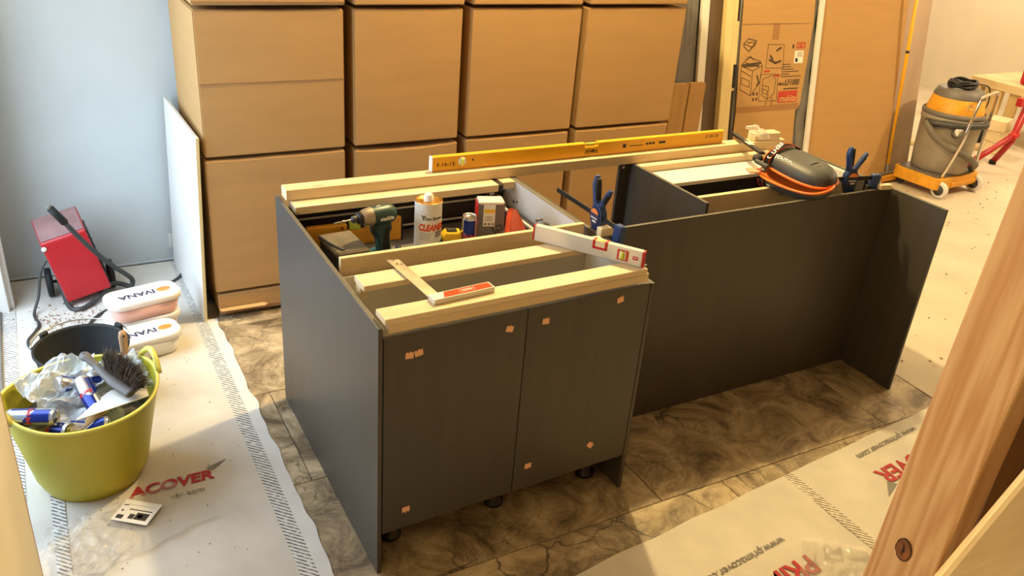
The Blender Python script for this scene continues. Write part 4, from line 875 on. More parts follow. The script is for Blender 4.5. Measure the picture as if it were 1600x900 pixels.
# energy drink cans
def drink_can(label, loc, rot, R_=0.029, Hh=0.150, dent=0.0, twist=0.0, group='drink cans', name='drink_can'):
    t = thing(name, label, 'can', loc, rot=rot, group=group)
    prof = [(0, 0.003), (R_*0.72, 0.001), (R_*0.80, 0.0), (R_*0.95, 0.008), (R_, 0.014)]
    prof2 = [(R_*0.99, Hh-0.010), (R_*0.88, Hh-0.002), (R_*0.90, Hh), (R_*0.84, Hh-0.002), (R_*0.80, Hh-0.006), (0, Hh-0.006)]
    def fn(co):
        if not dent: return co
        k = math.exp(-((co.z-Hh*0.5)/(Hh*0.22))**2)*dent
        a = math.atan2(co.y, co.x)+twist*co.z/Hh
        q = 1-k*(0.55+0.45*math.cos(2*a))
        r = math.hypot(co.x, co.y)*q
        return Vector((r*math.cos(a)+k*0.012, r*math.sin(a), co.z-k*0.0))
    body = [(R_, 0.014+(Hh-0.030)*i/10) for i in range(11)]
    MB().lathe(prof+body[1:]+prof2, 32, fn=fn).build('can_shell', M['silver_can'], t)
    for q, (a0, a1, fz) in enumerate(((0.0, PI/2, 0), (PI/2, PI, 1), (PI, 1.5*PI, 0), (1.5*PI, 2*PI, 1))):
        b = MB()
        def pf(u, v, a0=a0, a1=a1, fz=fz):
            a = a0+(a1-a0)*u; zt = 0.075+0.016*math.cos(2*a)
            z = (0.018+(zt-0.018)*v) if fz else (zt+(Hh-0.011-zt)*v)
            return fn(Vector(((R_+0.0006)*math.cos(a), (R_+0.0006)*math.sin(a), z)))
        b.grid(10, 8, pf).build('printed_quarter', M['blue_can'], t)
    for q in (0, 1):
        tm = Matrix.Rotation(PI/4+PI/2+q*PI, 4, 'Z') @ Matrix.Translation((0, -R_-0.0012, Hh*0.52)) @ R90
        if not dent: text('printed_lettering', 'Red Bull', 0.019, M['red_plastic'], t, tm, bend=R_, bold=0.0007, xs=0.85)
    MB().box(-0.012, 0.004, -0.006, 0.006, Hh-0.006, Hh-0.0045, 0.0005).build('pull_tab', M['chrome'], t)
    MB().prism([(0.004+0.008*math.cos(2*PI*k/14), 0.010*math.sin(2*PI*k/14)) for k in range(14)], Hh-0.0062, Hh-0.0052, mtx=Matrix.Translation((0.008, 0, 0))).build('mouth_opening', M['black'], t)
    return t
drink_can('blue and silver drink can standing in the tool drawer', (0.622, 0.715, ZD), (0, 0, 0.3))
# red and grey carton
t = thing('product_box', 'red and grey product box with white labels standing in the drawer', 'box', (0.710, 0.725, ZD), rot=(0, 0, -0.32))
MB().box(-0.050, 0.050, -0.032, 0.032, 0, 0.196, 0.002).build('box_body', M['grey'], t)
MB().box(-0.0525, -0.048, -0.0325, 0.0325, -0.0002, 0.190, 0.001).build('box_side', M['red_plastic'], t)
MB().box(-0.048, 0.046, -0.0325, 0.0325, 0.188, 0.200, 0.003).build('box_flap', M['tub'], t)
rbox(-0.030, 0.014, -0.0336, -0.0322, 0.105, 0.190).build('paper_label', M['white_label'], t)
rbox(-0.028, 0.012, -0.0341, -0.0334, 0.158, 0.172).build('label_band', M['yellow_bright'], t)
for k in range(3): rbox(-0.024, 0.006, -0.0341, -0.0334, 0.128+0.007*k, 0.130+0.007*k).build('label_line', M['ink_grey'], t)
for k in range(3): rbox(-0.025+0.014*k, -0.017+0.014*k, -0.0341, -0.0334, 0.110, 0.118).build('label_mark', M['ink_grey'], t)
rbox(-0.030, 0.014, -0.0336, -0.0322, 0.030, 0.066).build('barcode_label', M['white_label'], t)
for k in range(10): rbox(-0.026+0.0036*k, -0.0245+0.0036*k+0.0008*(k % 3), -0.0341, -0.0334, 0.038, 0.054).build('barcode_bar', M['ink_dark'], t)
MB().tube([(0.022, -0.0328, 0.105), (0.036, -0.0328, 0.112), (0.044, -0.0328, 0.095), (0.030, -0.0328, 0.085), (0.020, -0.0328, 0.095)], 0.0035, 6).tube([(0.005, -0.0328, 0.10), (0.020, -0.0328, 0.075), (0.040, -0.0328, 0.068)], 0.0035, 6).build('printed_swirl', M['dark_grey'], t)
# orange cloth
t = thing('orange_cloth', 'folded orange cloth leaning beside the product box', 'cloth', (0.780, 0.640, ZD))
def cl(s):
    def fn(u, v):
        x = -0.040+0.125*u
        top = 0.182*math.exp(-((u-0.16)/0.62)**2)+0.006
        z = v*top*(1.0 if u > 0.02 else 0.9)
        y = s*0.010+0.010*math.sin(u*7+s)*v + 0.055*(1-v)*(s*0.35)
        return Vector((x, y+0.03*u, z))
    return fn
MB().grid(20, 10, cl(-1), thick=0.006).build('front_fold', M['orange_cloth'], t)
MB().grid(20, 10, lambda u, v: cl(1)(u, v)*0.97, thick=0.006).build('back_fold', M['orange_cloth'], t)

# ================================================================== left side things
# red fan heater
t = thing('fan_heater', 'red fan heater tilted on its tubular frame', 'heater', (-0.703, 2.142, 0.0))
roll = 0.235; la = 0.10; yw = 0.04
RM = (Matrix.Rotation(yw, 3, 'Z') @ Matrix.Rotation(-roll, 3, 'Y') @ Matrix.Rotation(-la, 3, 'X'))
e1, e2, e3 = RM.col[0].copy(), RM.col[1].copy(), RM.col[2].copy()
hm = Matrix(((e1.x, e2.x, e3.x, -0.012), (e1.y, e2.y, e3.y, 0), (e1.z, e2.z, e3.z, 0.026), (0, 0, 0, 1)))
W_ = 0.195; Dp = 0.20; Hh = 0.30
oct_ = [(0, 0), (Dp*0.9, 0.0), (Dp, 0.05), (Dp, Hh+0.02), (Dp*0.62, Hh+0.088), (0.004, Hh+0.004), (0, Hh-0.004)]
Ryz = Matrix(((0, 0, 1, 0), (1, 0, 0, 0), (0, 1, 0, 0), (0, 0, 0, 1)))
def hx(m): return hm @ m
hb = MB().prism(oct_, 0, W_, mtx=hm @ Ryz, bev=0.004).build('heater_body', M['red'], t)
MB().prism([(0.010, Hh+0.008), (Dp*0.61, Hh+0.087), (Dp*0.605, Hh+0.0895), (0.008, Hh+0.0105)], 0.004, W_-0.004, mtx=hm @ Ryz).build('dusty_top', M['red_dust'], t)
for k in range(9):
    MB().box(W_-0.001, W_+0.006, 0.012, Dp-0.012, 0.035+k*0.031, 0.047+k*0.031, 0.001, mtx=hm).build('grille_slat', M['black'], hb)
MB().box(-0.003, 0.0, 0.01, Dp-0.01, 0.02, Hh-0.02, 0.001, mtx=hm).build('side_plate', M['grey'], hb)
MB().lathe([(0, 0), (0.011, 0), (0.011, 0.004), (0, 0.004)], 16, mtx=hm @ Matrix.Translation((0.006, -0.001, Hh-0.022)) @ R90).build('round_sticker', M['ink_white'], hb)
hi = hm.inverted()
wl_ = hm @ Vector((-0.040, Dp*0.75, 0.10)); wr_ = hm @ Vector((W_+0.040, Dp*0.75, 0.10))
for c in (wl_, wr_):
    c.z = 0.07
    MB().lathe([(0, -0.014), (0.05, -0.014), (0.068, -0.012), (0.070, 0), (0.068, 0.012), (0.05, 0.014), (0, 0.014)], 28, mtx=basis(c, (0, 0, 1), (-e1.y, e1.x, 0))).build('wheel', M['black_rubber'], t)
    MB().lathe([(0, -0.016), (0.03, -0.016), (0.03, 0.016), (0, 0.016)], 20, mtx=basis(c, (0, 0, 1), (-e1.y, e1.x, 0))).build('wheel_hub', M['steel'], t)
MB().tube([wl_, wr_], 0.008, 8).build('axle', M['dark_grey'], t)
P0 = Vector((-0.703, 2.142, 0))
fp = [Vector(p)-P0 for p in ((-0.745, 2.33, 0.115), (-0.735, 2.26, 0.075), (-0.715, 2.13, 0.014), (-0.670, 2.085, 0.012), (-0.60, 2.14, 0.022), (-0.53, 2.225, 0.050), (-0.475, 2.255, 0.030), (-0.435, 2.23, 0.016))]
MB().tube(smooth_path(fp, 6), 0.0115, 10).build('frame_tube', M['dark_grey'], t)
gp = [Vector(p)-P0 for p in ((-0.435, 2.23, 0.016), (-0.428, 2.235, 0.06), (-0.50, 2.17, 0.165), (-0.575, 2.10, 0.285), (-0.635, 2.06, 0.390), (-0.675, 2.04, 0.465))]
MB().tube(smooth_path(gp, 6), 0.0115, 10).build('handle_tube', M['dark_grey'], t)
MB().tube([gp[-1]+(gp[-1]-gp[-2])*0.0, gp[-1]+Vector((-0.045, -0.02, 0.078))], [0.017, 0.0155], 12).build('handle_grip', M['black_rubber'], t)
MB().tube([gp[-1]+Vector((-0.045, -0.02, 0.078)), gp[-1]+Vector((-0.054, -0.024, 0.094))], 0.011, 10).build('grip_end', M['grey'], t)
# cable
cp = [(-0.74, 2.20, 0.26), (-0.80, 2.17, 0.20), (-0.83, 2.15, 0.08), (-0.86, 2.10, 0.014), (-0.845, 2.0, 0.011), (-0.865, 1.93, 0.011), (-0.893, 1.86, 0.011), (-0.878, 1.78, 0.011), (-0.80, 1.735, 0.011), (-0.70, 1.78, 0.011), (-0.62, 1.98, 0.011), (-0.45, 2.12, 0.011), (-0.30, 2.20, 0.011), (-0.2, 2.29, 0.011), (-0.165, 2.42, 0.02), (-0.165, 2.505, 0.10)]
cb = MB().tube(smooth_path(cp, 8), 0.0065, 8).build('power_cable', M['dark_grey'])
tag(cb, 'grey power cable looping from heater to wall socket', 'cable')
t = thing('wall_socket', 'white wall socket beside the leaning white board', 'socket', (-0.165, 2.5295, 0.108))
MB().box(-0.040, 0.040, -0.010, 0, -0.040, 0.040, 0.003).build('socket_plate', M['melamine'], t)
MB().lathe([(0, 0), (0.022, 0), (0.022, 0.004), (0, 0.004)], 20, mtx=Matrix.Translation((0, -0.010, 0)) @ R90).build('plug', M['black'], t)

# tubs with lids
def ice_tub(label, loc, rz, writing, m_lid, m_body, Wt=0.315, Dt=0.165, Ht=0.095):
    t = thing('plastic_tub', label, 'tub', loc, rot=(0, 0, rz), group='ice cream tubs')
    def loop(w, d, r, z): return [Vector((x, y, z)) for x, y in rrect(w, d, r, 6)]
    def skin(loops, cap=True):
        b = MB(); V = [[b.bm.verts.new(p) for p in l] for l in loops]
        for a, c in zip(V, V[1:]):
            for i in range(len(a)):
                f = b.bm.faces.new([a[i], a[(i+1) % len(a)], c[(i+1) % len(a)], c[i]]); f.smooth = True
        b.bm.faces.new(V[0][::-1])
        if cap: b.bm.faces.new(V[-1])
        return b
    skin([loop(Wt*0.80, Dt*0.76, 0.04, 0.0), loop(Wt*0.84, Dt*0.80, 0.045, 0.006), loop(Wt*0.95, Dt*0.93, 0.055, Ht-0.026)]).build('tub_body', m_body, t)
    skin([loop(Wt*0.97, Dt*0.96, 0.058, Ht-0.028), loop(Wt, Dt, 0.06, Ht-0.026), loop(Wt, Dt, 0.06, Ht-0.008), loop(Wt*0.985, Dt*0.975, 0.058, Ht-0.002), loop(Wt*0.95, Dt*0.92, 0.052, Ht), loop(Wt*0.93, Dt*0.89, 0.05, Ht-0.003)]).build('tub_lid', m_lid, t)
    if writing:
        e = MB().prism([(0.030*math.cos(2*PI*k/24), 0.020*math.sin(2*PI*k/24)) for k in range(24)], Ht-0.0032, Ht-0.0022, mtx=Matrix.Translation((-0.092, 0.0, 0))).build('printed_oval', M['ink_orange'], t)
        text('printed_lettering', 'IVANA', 0.052, M['ink_blue'], t, Matrix.Translation((0.022, 0.0, Ht-0.0024)), bold=0.0014)
    return t
ice_tub('white lidded ice cream tub underneath another tub', (-0.435, 1.80, 0.0065), 0.10+PI, False, M['tub_white'], M['tub_white'])
ice_tub('pinkish lidded ice cream tub stacked on top of another', (-0.425, 1.785, 0.103), 0.20+PI, True, M['tub'], M['tub_pink'])
ice_tub('cream lidded ice cream tub on the sheet behind the lime tub', (-0.455, 1.60, 0.0065), 0.20+PI, True, M['tub_white'], M['tub_white'], 0.30, 0.165, 0.100)
# black mortar bucket
t = thing('mortar_bucket', 'black rubber bucket behind the lime tub', 'bucket', (-0.695, 1.29, 0.0065))
Rb = 0.168
MB().lathe([(0, 0.0), (0.115, 0.0), (0.120, 0.004), (Rb-0.006, 0.245), (Rb, 0.250), (Rb, 0.258), (Rb-0.008, 0.258), (Rb-0.010, 0.250), (0.113, 0.010), (0, 0.008)], 44).build('bucket_shell', M['black_rubber'], t)
hp = [(-Rb*math.cos(a), 0.03+0.0*a+Rb*1.02*math.sin(a)*1.0, 0.262) for a in [PI*k/18 for k in range(19)]]
MB().tube(hp, 0.003, 6).build('bucket_handle', M['steel'], t)
for a in (2.35, 0.6):
    MB().box(-0.018, 0.018, -0.006, 0.010, -0.012, 0.016, 0.004, mtx=Matrix.Translation((Rb*math.cos(a), Rb*math.sin(a), 0.258)) @ Matrix.Rotation(a-PI/2, 4, 'Z')).build('bucket_ear', M['black_rubber'], t)

# lime flexible tub
BX, BY = -0.722, 0.838
t = thing('flexible_tub', 'lime green flexible tub full of rubbish', 'tub', (BX, BY, 0.0065))
n = 56
def rimz(a): return 0.330+0.030*abs(math.cos(a-0.30))**6*1.0
def rad(a, k): return (0.168+(0.237-0.168)*k)*(1+0.02*math.cos(2*(a-0.2)))
b = MB()
def wall(off):
    def fn(u, v):
        a = 2*PI*u; k = v; z = rimz(a)*k; r = rad(a, k**1.1)-off
        if k < 0.12: r -= (0.12-k)*0.12
        return Vector((r*math.cos(a), r*math.sin(a), z+(0.004 if off else 0)))
    return fn
b.grid(n, 14, wall(0)); b.grid(n, 14, wall(0.006))
bmesh.ops.reverse_faces(b.bm, faces=[f for f in b.bm.faces if f.calc_center_median().xy.length < 0 ])
b.lathe([(0, 0.002), (0.156, 0.002)], n); b.build('tub_shell', M['lime'], t)
MB().tube([(rad(a, 1)*math.cos(a)-0.003*math.cos(a), rad(a, 1)*math.sin(a)-0.003*math.sin(a), rimz(a)) for a in [2*PI*k/72 for k in range(72)]], 0.0062, 8, closed=True).build('tub_rim', M['lime_rim'], t)
for a0 in (0.30, 0.30+PI):
    hp = []
    for k in range(13):
        a = a0-0.30+0.60*k/12; r = rad(a, 1)+0.004; z = rimz(a)+0.050*math.sin(PI*k/12)-0.004
        hp.append((r*math.cos(a), r*math.sin(a), z))
    MB().tube(hp, 0.010, 10).build('tub_handle', M['lime_rim'], t)
# ---------- rubbish in the tub : things of their own
T0 = Vector((BX, BY, 0))
def crumple(name, label, loc, W_, D_, hgt, seed, m, rz=0.0, tilt=(0, 0), nx=26, cat='plastic sheet', part='film'):
    t = thing(name, label, cat, loc, rot=(tilt[0], tilt[1], rz))
    def fn(u, v):
        x = (u-0.5)*W_; y = (v-0.5)*D_; p = Vector((u*3.2+seed, v*3.2, seed))
        return Vector((x+noise.noise(p)*W_*0.12, y+noise.noise(p+Vector((9, 0, 0)))*D_*0.12, hgt*(0.5+noise.noise(p*1.3)+0.35*noise.noise(p*3.1)+0.22*abs(noise.noise(p*6.0)))))
    MB().grid(nx, nx, fn, smooth=False).build(part, m, t)
    return t
# dark filling of packed rubbish
fill = MB()
fill.lathe([(0, 0.285), (0.08, 0.280), (0.16, 0.262), (0.205, 0.245)], 40, fn=lambda c: Vector((c.x, c.y, c.z+0.022*noise.noise(Vector((c.x*14, c.y*14, 2))))))
tag(fill.build('rubbish_heap', mat('mixed_rubbish', '57524b', 0.7, var=0.55, scale=22, bump=0.3, bscale=40), loc=(BX, BY, 0)), 'packed mixed rubbish filling the lime tub', 'rubbish')['kind'] = 'stuff'
crumple('plastic_sheet', 'crumpled white plastic sheet in the lime tub', (BX-0.030, BY+0.070, 0.318), 0.26, 0.20, 0.060, 1.7, M['sheet_white'], 0.3, (0.15, -0.05))
crumple('plastic_sheet', 'white plastic film under the lying drink can', (BX-0.005, BY-0.075, 0.288), 0.27, 0.15, 0.035, 5.2, M['sheet_white'], -0.2, (0.1, 0.0))
crumple('plastic_sheet', 'clear film strip by the tub handle', (BX+0.165, BY+0.07, 0.318), 0.085, 0.15, 0.05, 8.4, M['sheet_white'], 0.4, (0.4, 0.1), nx=14)
t = thing('card_scrap', 'brown and white folded card under the hand brush', 'card', (BX+0.085, BY-0.115, 0.345), rot=(-0.08, 0.02, 0.15))
MB().prism([(-0.12, -0.05), (0.11, -0.015), (0.12, 0.05), (0.02, 0.09), (-0.03, 0.05)], 0, 0.003).build('white_side', M['white_label'], t)
MB().prism([(-0.115, -0.045), (-0.02, -0.03), (-0.035, 0.055)], 0.004, 0.008).build('brown_flap', M['card'], t, rot=(0.1, -0.35, 0))
# cans
drink_can('blue and silver drink can lying at the tub rim', (BX-0.212, BY-0.088, 0.352), (0.1, PI/2-0.06, -0.34), 0.0285, 0.150)
drink_can('blue drink can with open end towards the brush', (BX+0.008, BY+0.03, 0.372), (0.15, 2.0, -1.15), 0.0285, 0.140)
drink_can('crushed silver and blue drink can on the white sheet', (BX-0.065, BY+0.025, 0.368), (0.2, 1.75, 0.55), 0.0285, 0.145, dent=0.62, twist=1.2)
drink_can('drink can sunk low at the front of the tub', (BX-0.06, BY-0.145, 0.300), (0.3, 1.50, 0.1), 0.0285, 0.13, dent=0.3)
drink_can('drink can half buried under the lying can', (BX-0.135, BY-0.085, 0.300), (0.3, 1.45, -0.5), 0.0285, 0.13)
# hand brush
t = thing('hand_brush', 'hand brush with dark bristles and grey handle', 'brush', (BX+0.095, BY-0.02, 0.392), rot=(0.25, 0.12, -1.08))
MB().tube(smooth_path([(-0.150, 0, 0.012), (-0.115, 0, 0.010), (-0.075, 0, 0.0), (0.0, -0.006, -0.008), (0.075, -0.006, -0.008), (0.115, -0.004, -0.006)], 5), [0.010, 0.014, 0.017, 0.018, 0.018]+[0.014]*4+[0.013]*3+[0.016]*4+[0.020]*9+[0.015], 12, flat=0.6).build('brush_stock', M['brush_body'], t)
MB().lathe([(0, 0), (0.004, 0), (0.004, 0.001), (0, 0.001)], 10, mtx=Matrix.Translation((-0.135, 0, 0.021))).build('hang_hole', M['black'], t)
bb = bmesh.new(); rng = random.Random(3)
for k in range(2600):
    u = rng.uniform(-0.045, 0.105); wv = rng.gauss(0, 0.010)
    sp = (u-0.03)/0.075
    d = Vector((0.55*sp+rng.gauss(0, 0.22), 0.85+rng.gauss(0, 0.22), 0.75+rng.gauss(0, 0.45))).normalized()
    L_ = rng.uniform(0.058, 0.086)*(1-0.25*abs(sp)**3)
    p = Vector((u, 0.008+abs(wv)*0.3, wv)); q = d.cross(Vector((rng.uniform(-1, 1), rng.uniform(-1, 1), 1))).normalized()*0.0012
    mid = p+d*L_*0.6+Vector((0, 0, 0.001)); tip = p+d*L_+Vector((rng.gauss(0, 0.004), rng.gauss(0, 0.004), rng.gauss(0, 0.004)-0.003))
    v = [bb.verts.new(x) for x in (p-q, p+q, mid+q*0.8, mid-q*0.8, tip)]
    bb.faces.new(v[:4]); bb.faces.new((v[3], v[2], v[4]))
m_ = MB(); m_._merge(bb); m_.build('bristles', M['bristle'], t, kind='stuff')
# paint brush with wooden handle standing in the tub
t = thing('scraper_handle', 'wooden tool handle standing up at the tub rim', 'tool handle', (BX+0.150, BY+0.120, 0.290), rot=(-0.30, 0.12, 0.2))
MB().lathe([(0, 0), (0.012, 0), (0.013, 0.02), (0.010, 0.06), (0.012, 0.11), (0.014, 0.145), (0.011, 0.165), (0, 0.170)], 20, sx=1.05, sy=0.75).build('handle_shaft', M['handle_wood'], t)
MB().lathe([(0.0135, -0.002), (0.0140, 0.0), (0.0138, 0.028), (0.0115, 0.034)], 20, sx=1.05, sy=0.78).build('metal_ferrule', M['steel'], t)
MB().lathe([(0, 0), (0.004, 0), (0.004, 0.002), (0, 0.002)], 12, mtx=Matrix.Translation((0, -0.0095, 0.150)) @ R90).build('hang_hole', M['black'], t)

# clear plastic bag with label on the floor
t = thing('plastic_bag', 'clear plastic bag with white label lying on the floor sheet', 'bag', (-0.66, 0.50, 0.011), rot=(0, 0, 0.30))
def bf(u, v):
    a = (u-0.5); c = (v-0.5)
    x = a*0.44*(1-0.18*c); y = c*0.26
    p = Vector((u*5, v*4, 3))
    left = max(0, 0.55-u)
    return Vector((x+noise.noise(p*1.1)*0.018, y+noise.noise(p*1.3+Vector((4, 0, 0)))*0.022, 0.004+left*0.085*(abs(noise.noise(p*1.6))+0.6*abs(noise.noise(p*3.7)))+0.004*abs(noise.noise(p*2.5))))
MB().grid(40, 30, bf, smooth=False).build('bag_film', M['sheet_clear'], t)
lbm = Matrix.Translation((0.052, 0.040, 0.0115)) @ Matrix.Rotation(-0.95, 4, 'Z')
lab = MB().box(-0.062, 0.062, -0.050, 0.050, 0, 0.0008, mtx=lbm).build('paper_label', M['white_label'], t)
def lbx(x0, x1, y0, y1, m): MB().box(x0, x1, y0, y1, 0.0007, 0.0012, mtx=lbm).build('label_print', m, lab)
lbx(-0.028, 0.050, 0.006, 0.010, M['ink_dark']); lbx(0.006, 0.048, -0.034, -0.002, M['ink_dark']); lbx(-0.014, 0.004, -0.034, -0.012, M['dark_grey']); lbx(0.014, 0.030, -0.026, -0.010, M['white_label'])
lbx(-0.052, -0.030, -0.040, -0.022, M['dark_grey']); lbx(-0.056, -0.040, 0.022, 0.026, M['ink_dark']); lbx(-0.045, 0.05, 0.028, 0.029, M['ink_grey']); lbx(-0.050, -0.044, -0.006, 0.002, M['ink_dark'])
# second clear bag near the post
t = thing('plastic_bag', 'crumpled clear film on the sheet beside the timber post', 'bag', (1.32, -0.66, 0.008), rot=(0, 0, 0.9))
MB().grid(26, 20, lambda u, v: Vector(((u-0.5)*0.40, (v-0.5)*0.22+0.02*math.sin(u*5), 0.004+0.030*abs(noise.noise(Vector((u*6, v*5, 11))))*(1-abs(2*v-1)**3))), smooth=False).build('bag_film', M['sheet_clear'], t)

# ================================================================== timber post and rail in the foreground
t = thing('timber_post', 'thick fir post with a knot in the foreground', 'post', (0.30, -1.30, 0.0))
pa, pb = Vector((0.3115, -1.3037, 1.738)), Vector((0.2967, -1.2930, 1.095))
dz = (pa-pb)/(pa.z-pb.z)
base = pb-dz*pb.z
t.location = base; t.rotation_euler = (0, 0, -0.06)
def leanx(c): return c
b = MB().box(0.0, 0.044, -0.100, 0.0, 0.0, 3.09, 0.004, seg=2)
sh = Matrix.Rotation(0.06, 3, 'Z')
for v in b.bm.verts:
    d0 = dz*v.co.z; v.co += sh @ Vector((d0.x, d0.y, 0))
b.build('post_timber', M['fir'], t)
kz = 1.165
kc = sh @ Vector((dz.x*kz, dz.y*kz, 0)) + Vector((-0.0006, -0.046, kz))
Rk = Matrix(((0, 0, -1, kc.x), (1, 0, 0, kc.y), (0, -1, 0, kc.z), (0, 0, 0, 1)))
Rk = Matrix.Translation(kc) @ Matrix.Rotation(-PI/2, 4, 'Y')
def blob(rx, ry, n=22, s=0): return [(rx*math.cos(2*PI*k/n)*(1+0.1*noise.noise(Vector((k*0.8, s, 0)))), ry*math.sin(2*PI*k/n)*(1+0.12*noise.noise(Vector((k*0.7, s, 4))))) for k in range(n)]
kn = MB().prism(blob(0.0190, 0.0135), 0, 0.0006, mtx=Rk).build('knot_ring', M['knot_dark'], t)
MB().prism(blob(0.0170, 0.0118, s=2), 0.0005, 0.0010, mtx=Rk).build('knot', M['knot'], kn)
MB().prism([(-0.012, 0.0), (-0.002, 0.002), (0.006, -0.001), (0.012, 0.003), (0.006, 0.0005), (0.0, -0.003), (-0.006, -0.001)], 0.0009, 0.0013, mtx=Rk).build('knot_crack', M['knot_dark'], kn)
def Dp_(u, v, d): return CAM_POS + (r2*((u-800)/F_PX) + u2*((450-v)/F_PX) + fw)*d
ra, rb = Dp_(1470, 897, 0.78), Dp_(1600, 742, 0.86)
dr_ = (rb-ra); t = thing('stair_rail', 'pale planed timber rail in the near corner', 'rail', ra)
mr = basis((0, 0, 0), dr_, Vector((0.45, -0.80, -0.25)))
MB().box(-0.35, 0.75, 0.0, 0.12, 0.0, 0.035, 0.006, mtx=mr, seg=2).build('rail_timber', M['pine'], t)

pb_ = Dp_(1526, 813, 1.55)
sb = rbox(0.0, 0.55, 0.0, 0.03, 0.0, 3.09, 0.003).build('stair_board', mat('dark_stair_wood', '6b4722', 0.6, var=0.15, scale=5, stretch=(6, 6, 0.5)), loc=(pb_.x, pb_.y, 0), rot=(0, 0, -YAW-0.25))
tag(sb, 'dark brown upright board between the fir post and the pale rail', 'board')
# ================================================================== vacuum cleaner, mop, background
VZ = 0.155
t = thing('vacuum_cleaner', 'yellow and grey industrial wet vacuum on a wheeled base', 'vacuum cleaner', (5.335, 2.02, 0.0045), rot=(0, 0, 0.06))
MB().prism(rrect(0.54, 0.40, 0.05), 0.062, VZ, bev=0.004).build('base_tray', M['yellow_dust'], t)
MB().prism(rrect(0.50, 0.36, 0.05), VZ, VZ+0.008).build('tray_top', M['grey'], t)
MB().box(-0.10, 0.24, -0.212, -0.196, 0.075, 0.112, 0.004).build('tray_bumper', M['yellow_dust'], t)
for x in (-0.22, 0.235):
    w_ = MB().lathe([(0, -0.018), (0.040, -0.018), (0.062, -0.016), (0.066, -0.008), (0.066, 0.008), (0.062, 0.016), (0.040, 0.018), (0, 0.018)], 28, mtx=Matrix.Translation((x, -0.195, 0.066)) @ Matrix.Rotation(PI/2, 4, 'Y')).build('wheel', M['tub_white'], t)
    MB().lathe([(0, -0.020), (0.042, -0.020), (0.042, 0.020), (0, 0.020)], 20, mtx=Matrix.Translation((x, -0.195, 0.066)) @ Matrix.Rotation(PI/2, 4, 'Y')).build('wheel_hub', M['dark_grey'], w_)
    MB().lathe([(0, -0.012), (0.032, -0.012), (0.034, 0), (0.032, 0.012), (0, 0.012)], 16, mtx=Matrix.Translation((x*0.9, 0.15, 0.034)) @ Matrix.Rotation(PI/2, 4, 'Y')).box(x*0.9-0.014, x*0.9+0.014, 0.13, 0.17, 0.034, 0.062).build('caster', M['dark_grey'], t)
MB().lathe([(0, VZ+0.008), (0.185, VZ+0.008), (0.196, VZ+0.02), (0.205, 0.30), (0.215, 0.555), (0.222, 0.565), (0.222, 0.60), (0.214, 0.606)], 44).build('tank', mat('dusty_tank', '9a8f7e', 0.6, var=0.14, scale=7), t)
MB().lathe([(0.216, 0.600), (0.225, 0.606), (0.226, 0.630), (0.212, 0.640)], 44).build('tank_collar', M['grey'], t)
MB().lathe([(0.205, 0.636), (0.203, 0.645), (0.180, 0.745), (0.176, 0.748)], 44).build('motor_cover', M['yellow_dust'], t)
MB().lathe([(0.178, 0.746), (0.180, 0.756), (0.160, 0.800), (0.145, 0.812), (0, 0.815)], 44).build('motor_cap', M['grey'], t)
text('printed_lettering', 'FC', 0.050, M['cream'], t, Matrix.Rotation(-0.55, 4, 'Z') @ Matrix.Translation((0, -0.1935, 0.700)) @ Matrix.Rotation(PI/2-0.22, 4, 'X'), shear=0.2, bold=0.001)
co = MB()
for k in range(5):
    r = 0.105+0.012*(k % 2); co.tube([(r*math.cos(2*PI*q/28), r*0.8*math.sin(2*PI*q/28), 0.824+0.011*k+0.006*math.sin(q*0.9+k)) for q in range(28)], 0.0075, 8, closed=True)
co.build('coiled_cable', M['black'], t)
MB().tube(smooth_path([(0.10, -0.02, 0.84), (0.19, -0.09, 0.83), (0.215, -0.11, 0.74), (0.225, -0.10, 0.66), (0.22, -0.06, 0.60)], 5), 0.005, 6).build('hanging_cable', M['black'], t)
hs = []
for k in range(34):
    a = 2.9+4.6*k/33; r = 0.235+0.006*math.sin(k); hs.append((r*math.cos(a), r*math.sin(a), 0.555-0.015*math.sin(a)+(0 if k < 22 else -0.006*(k-22))))
MB().tube(hs, 0.026, 12).build('suction_hose', M['dark_grey'], t)
h2 = smooth_path([(-0.245, 0.05, 0.55), (-0.275, -0.05, 0.48), (-0.21, -0.165, 0.40), (-0.06, -0.235, 0.33), (0.10, -0.225, 0.25), (0.205, -0.15, 0.185)], 6)
MB().tube(h2, 0.026, 12).build('suction_hose', mat('dusty_hose', '6f685c', 0.7, var=0.12, scale=10), t)
MB().lathe([(0, 0), (0.034, 0), (0.034, 0.05), (0.028, 0.06), (0, 0.06)], 18, mtx=basis((-0.165, -0.155, 0.50), (0.3, 0.3, 0.9), (-0.7, 0.7, 0))).build('hose_socket', M['grey'], t)
MB().box(-0.22, -0.16, -0.20, -0.17, 0.50, 0.55, 0.004).build('latch_clip', M['tub_white'], t)
hp = [(-0.215, -0.175, VZ), (-0.195, -0.235, 0.45), (-0.180, -0.240, 0.60), (-0.125, -0.235, 0.775), (-0.09, -0.225, 0.80), (0.215, -0.150, 0.80), (0.245, -0.145, 0.785), (0.250, -0.145, 0.74), (0.235, -0.155, 0.50), (0.225, -0.165, VZ)]
MB().tube(smooth_path(hp, 6), 0.012, 12).build('push_handle', M['chrome'], t)
t.scale = (1, 1, 0.95)
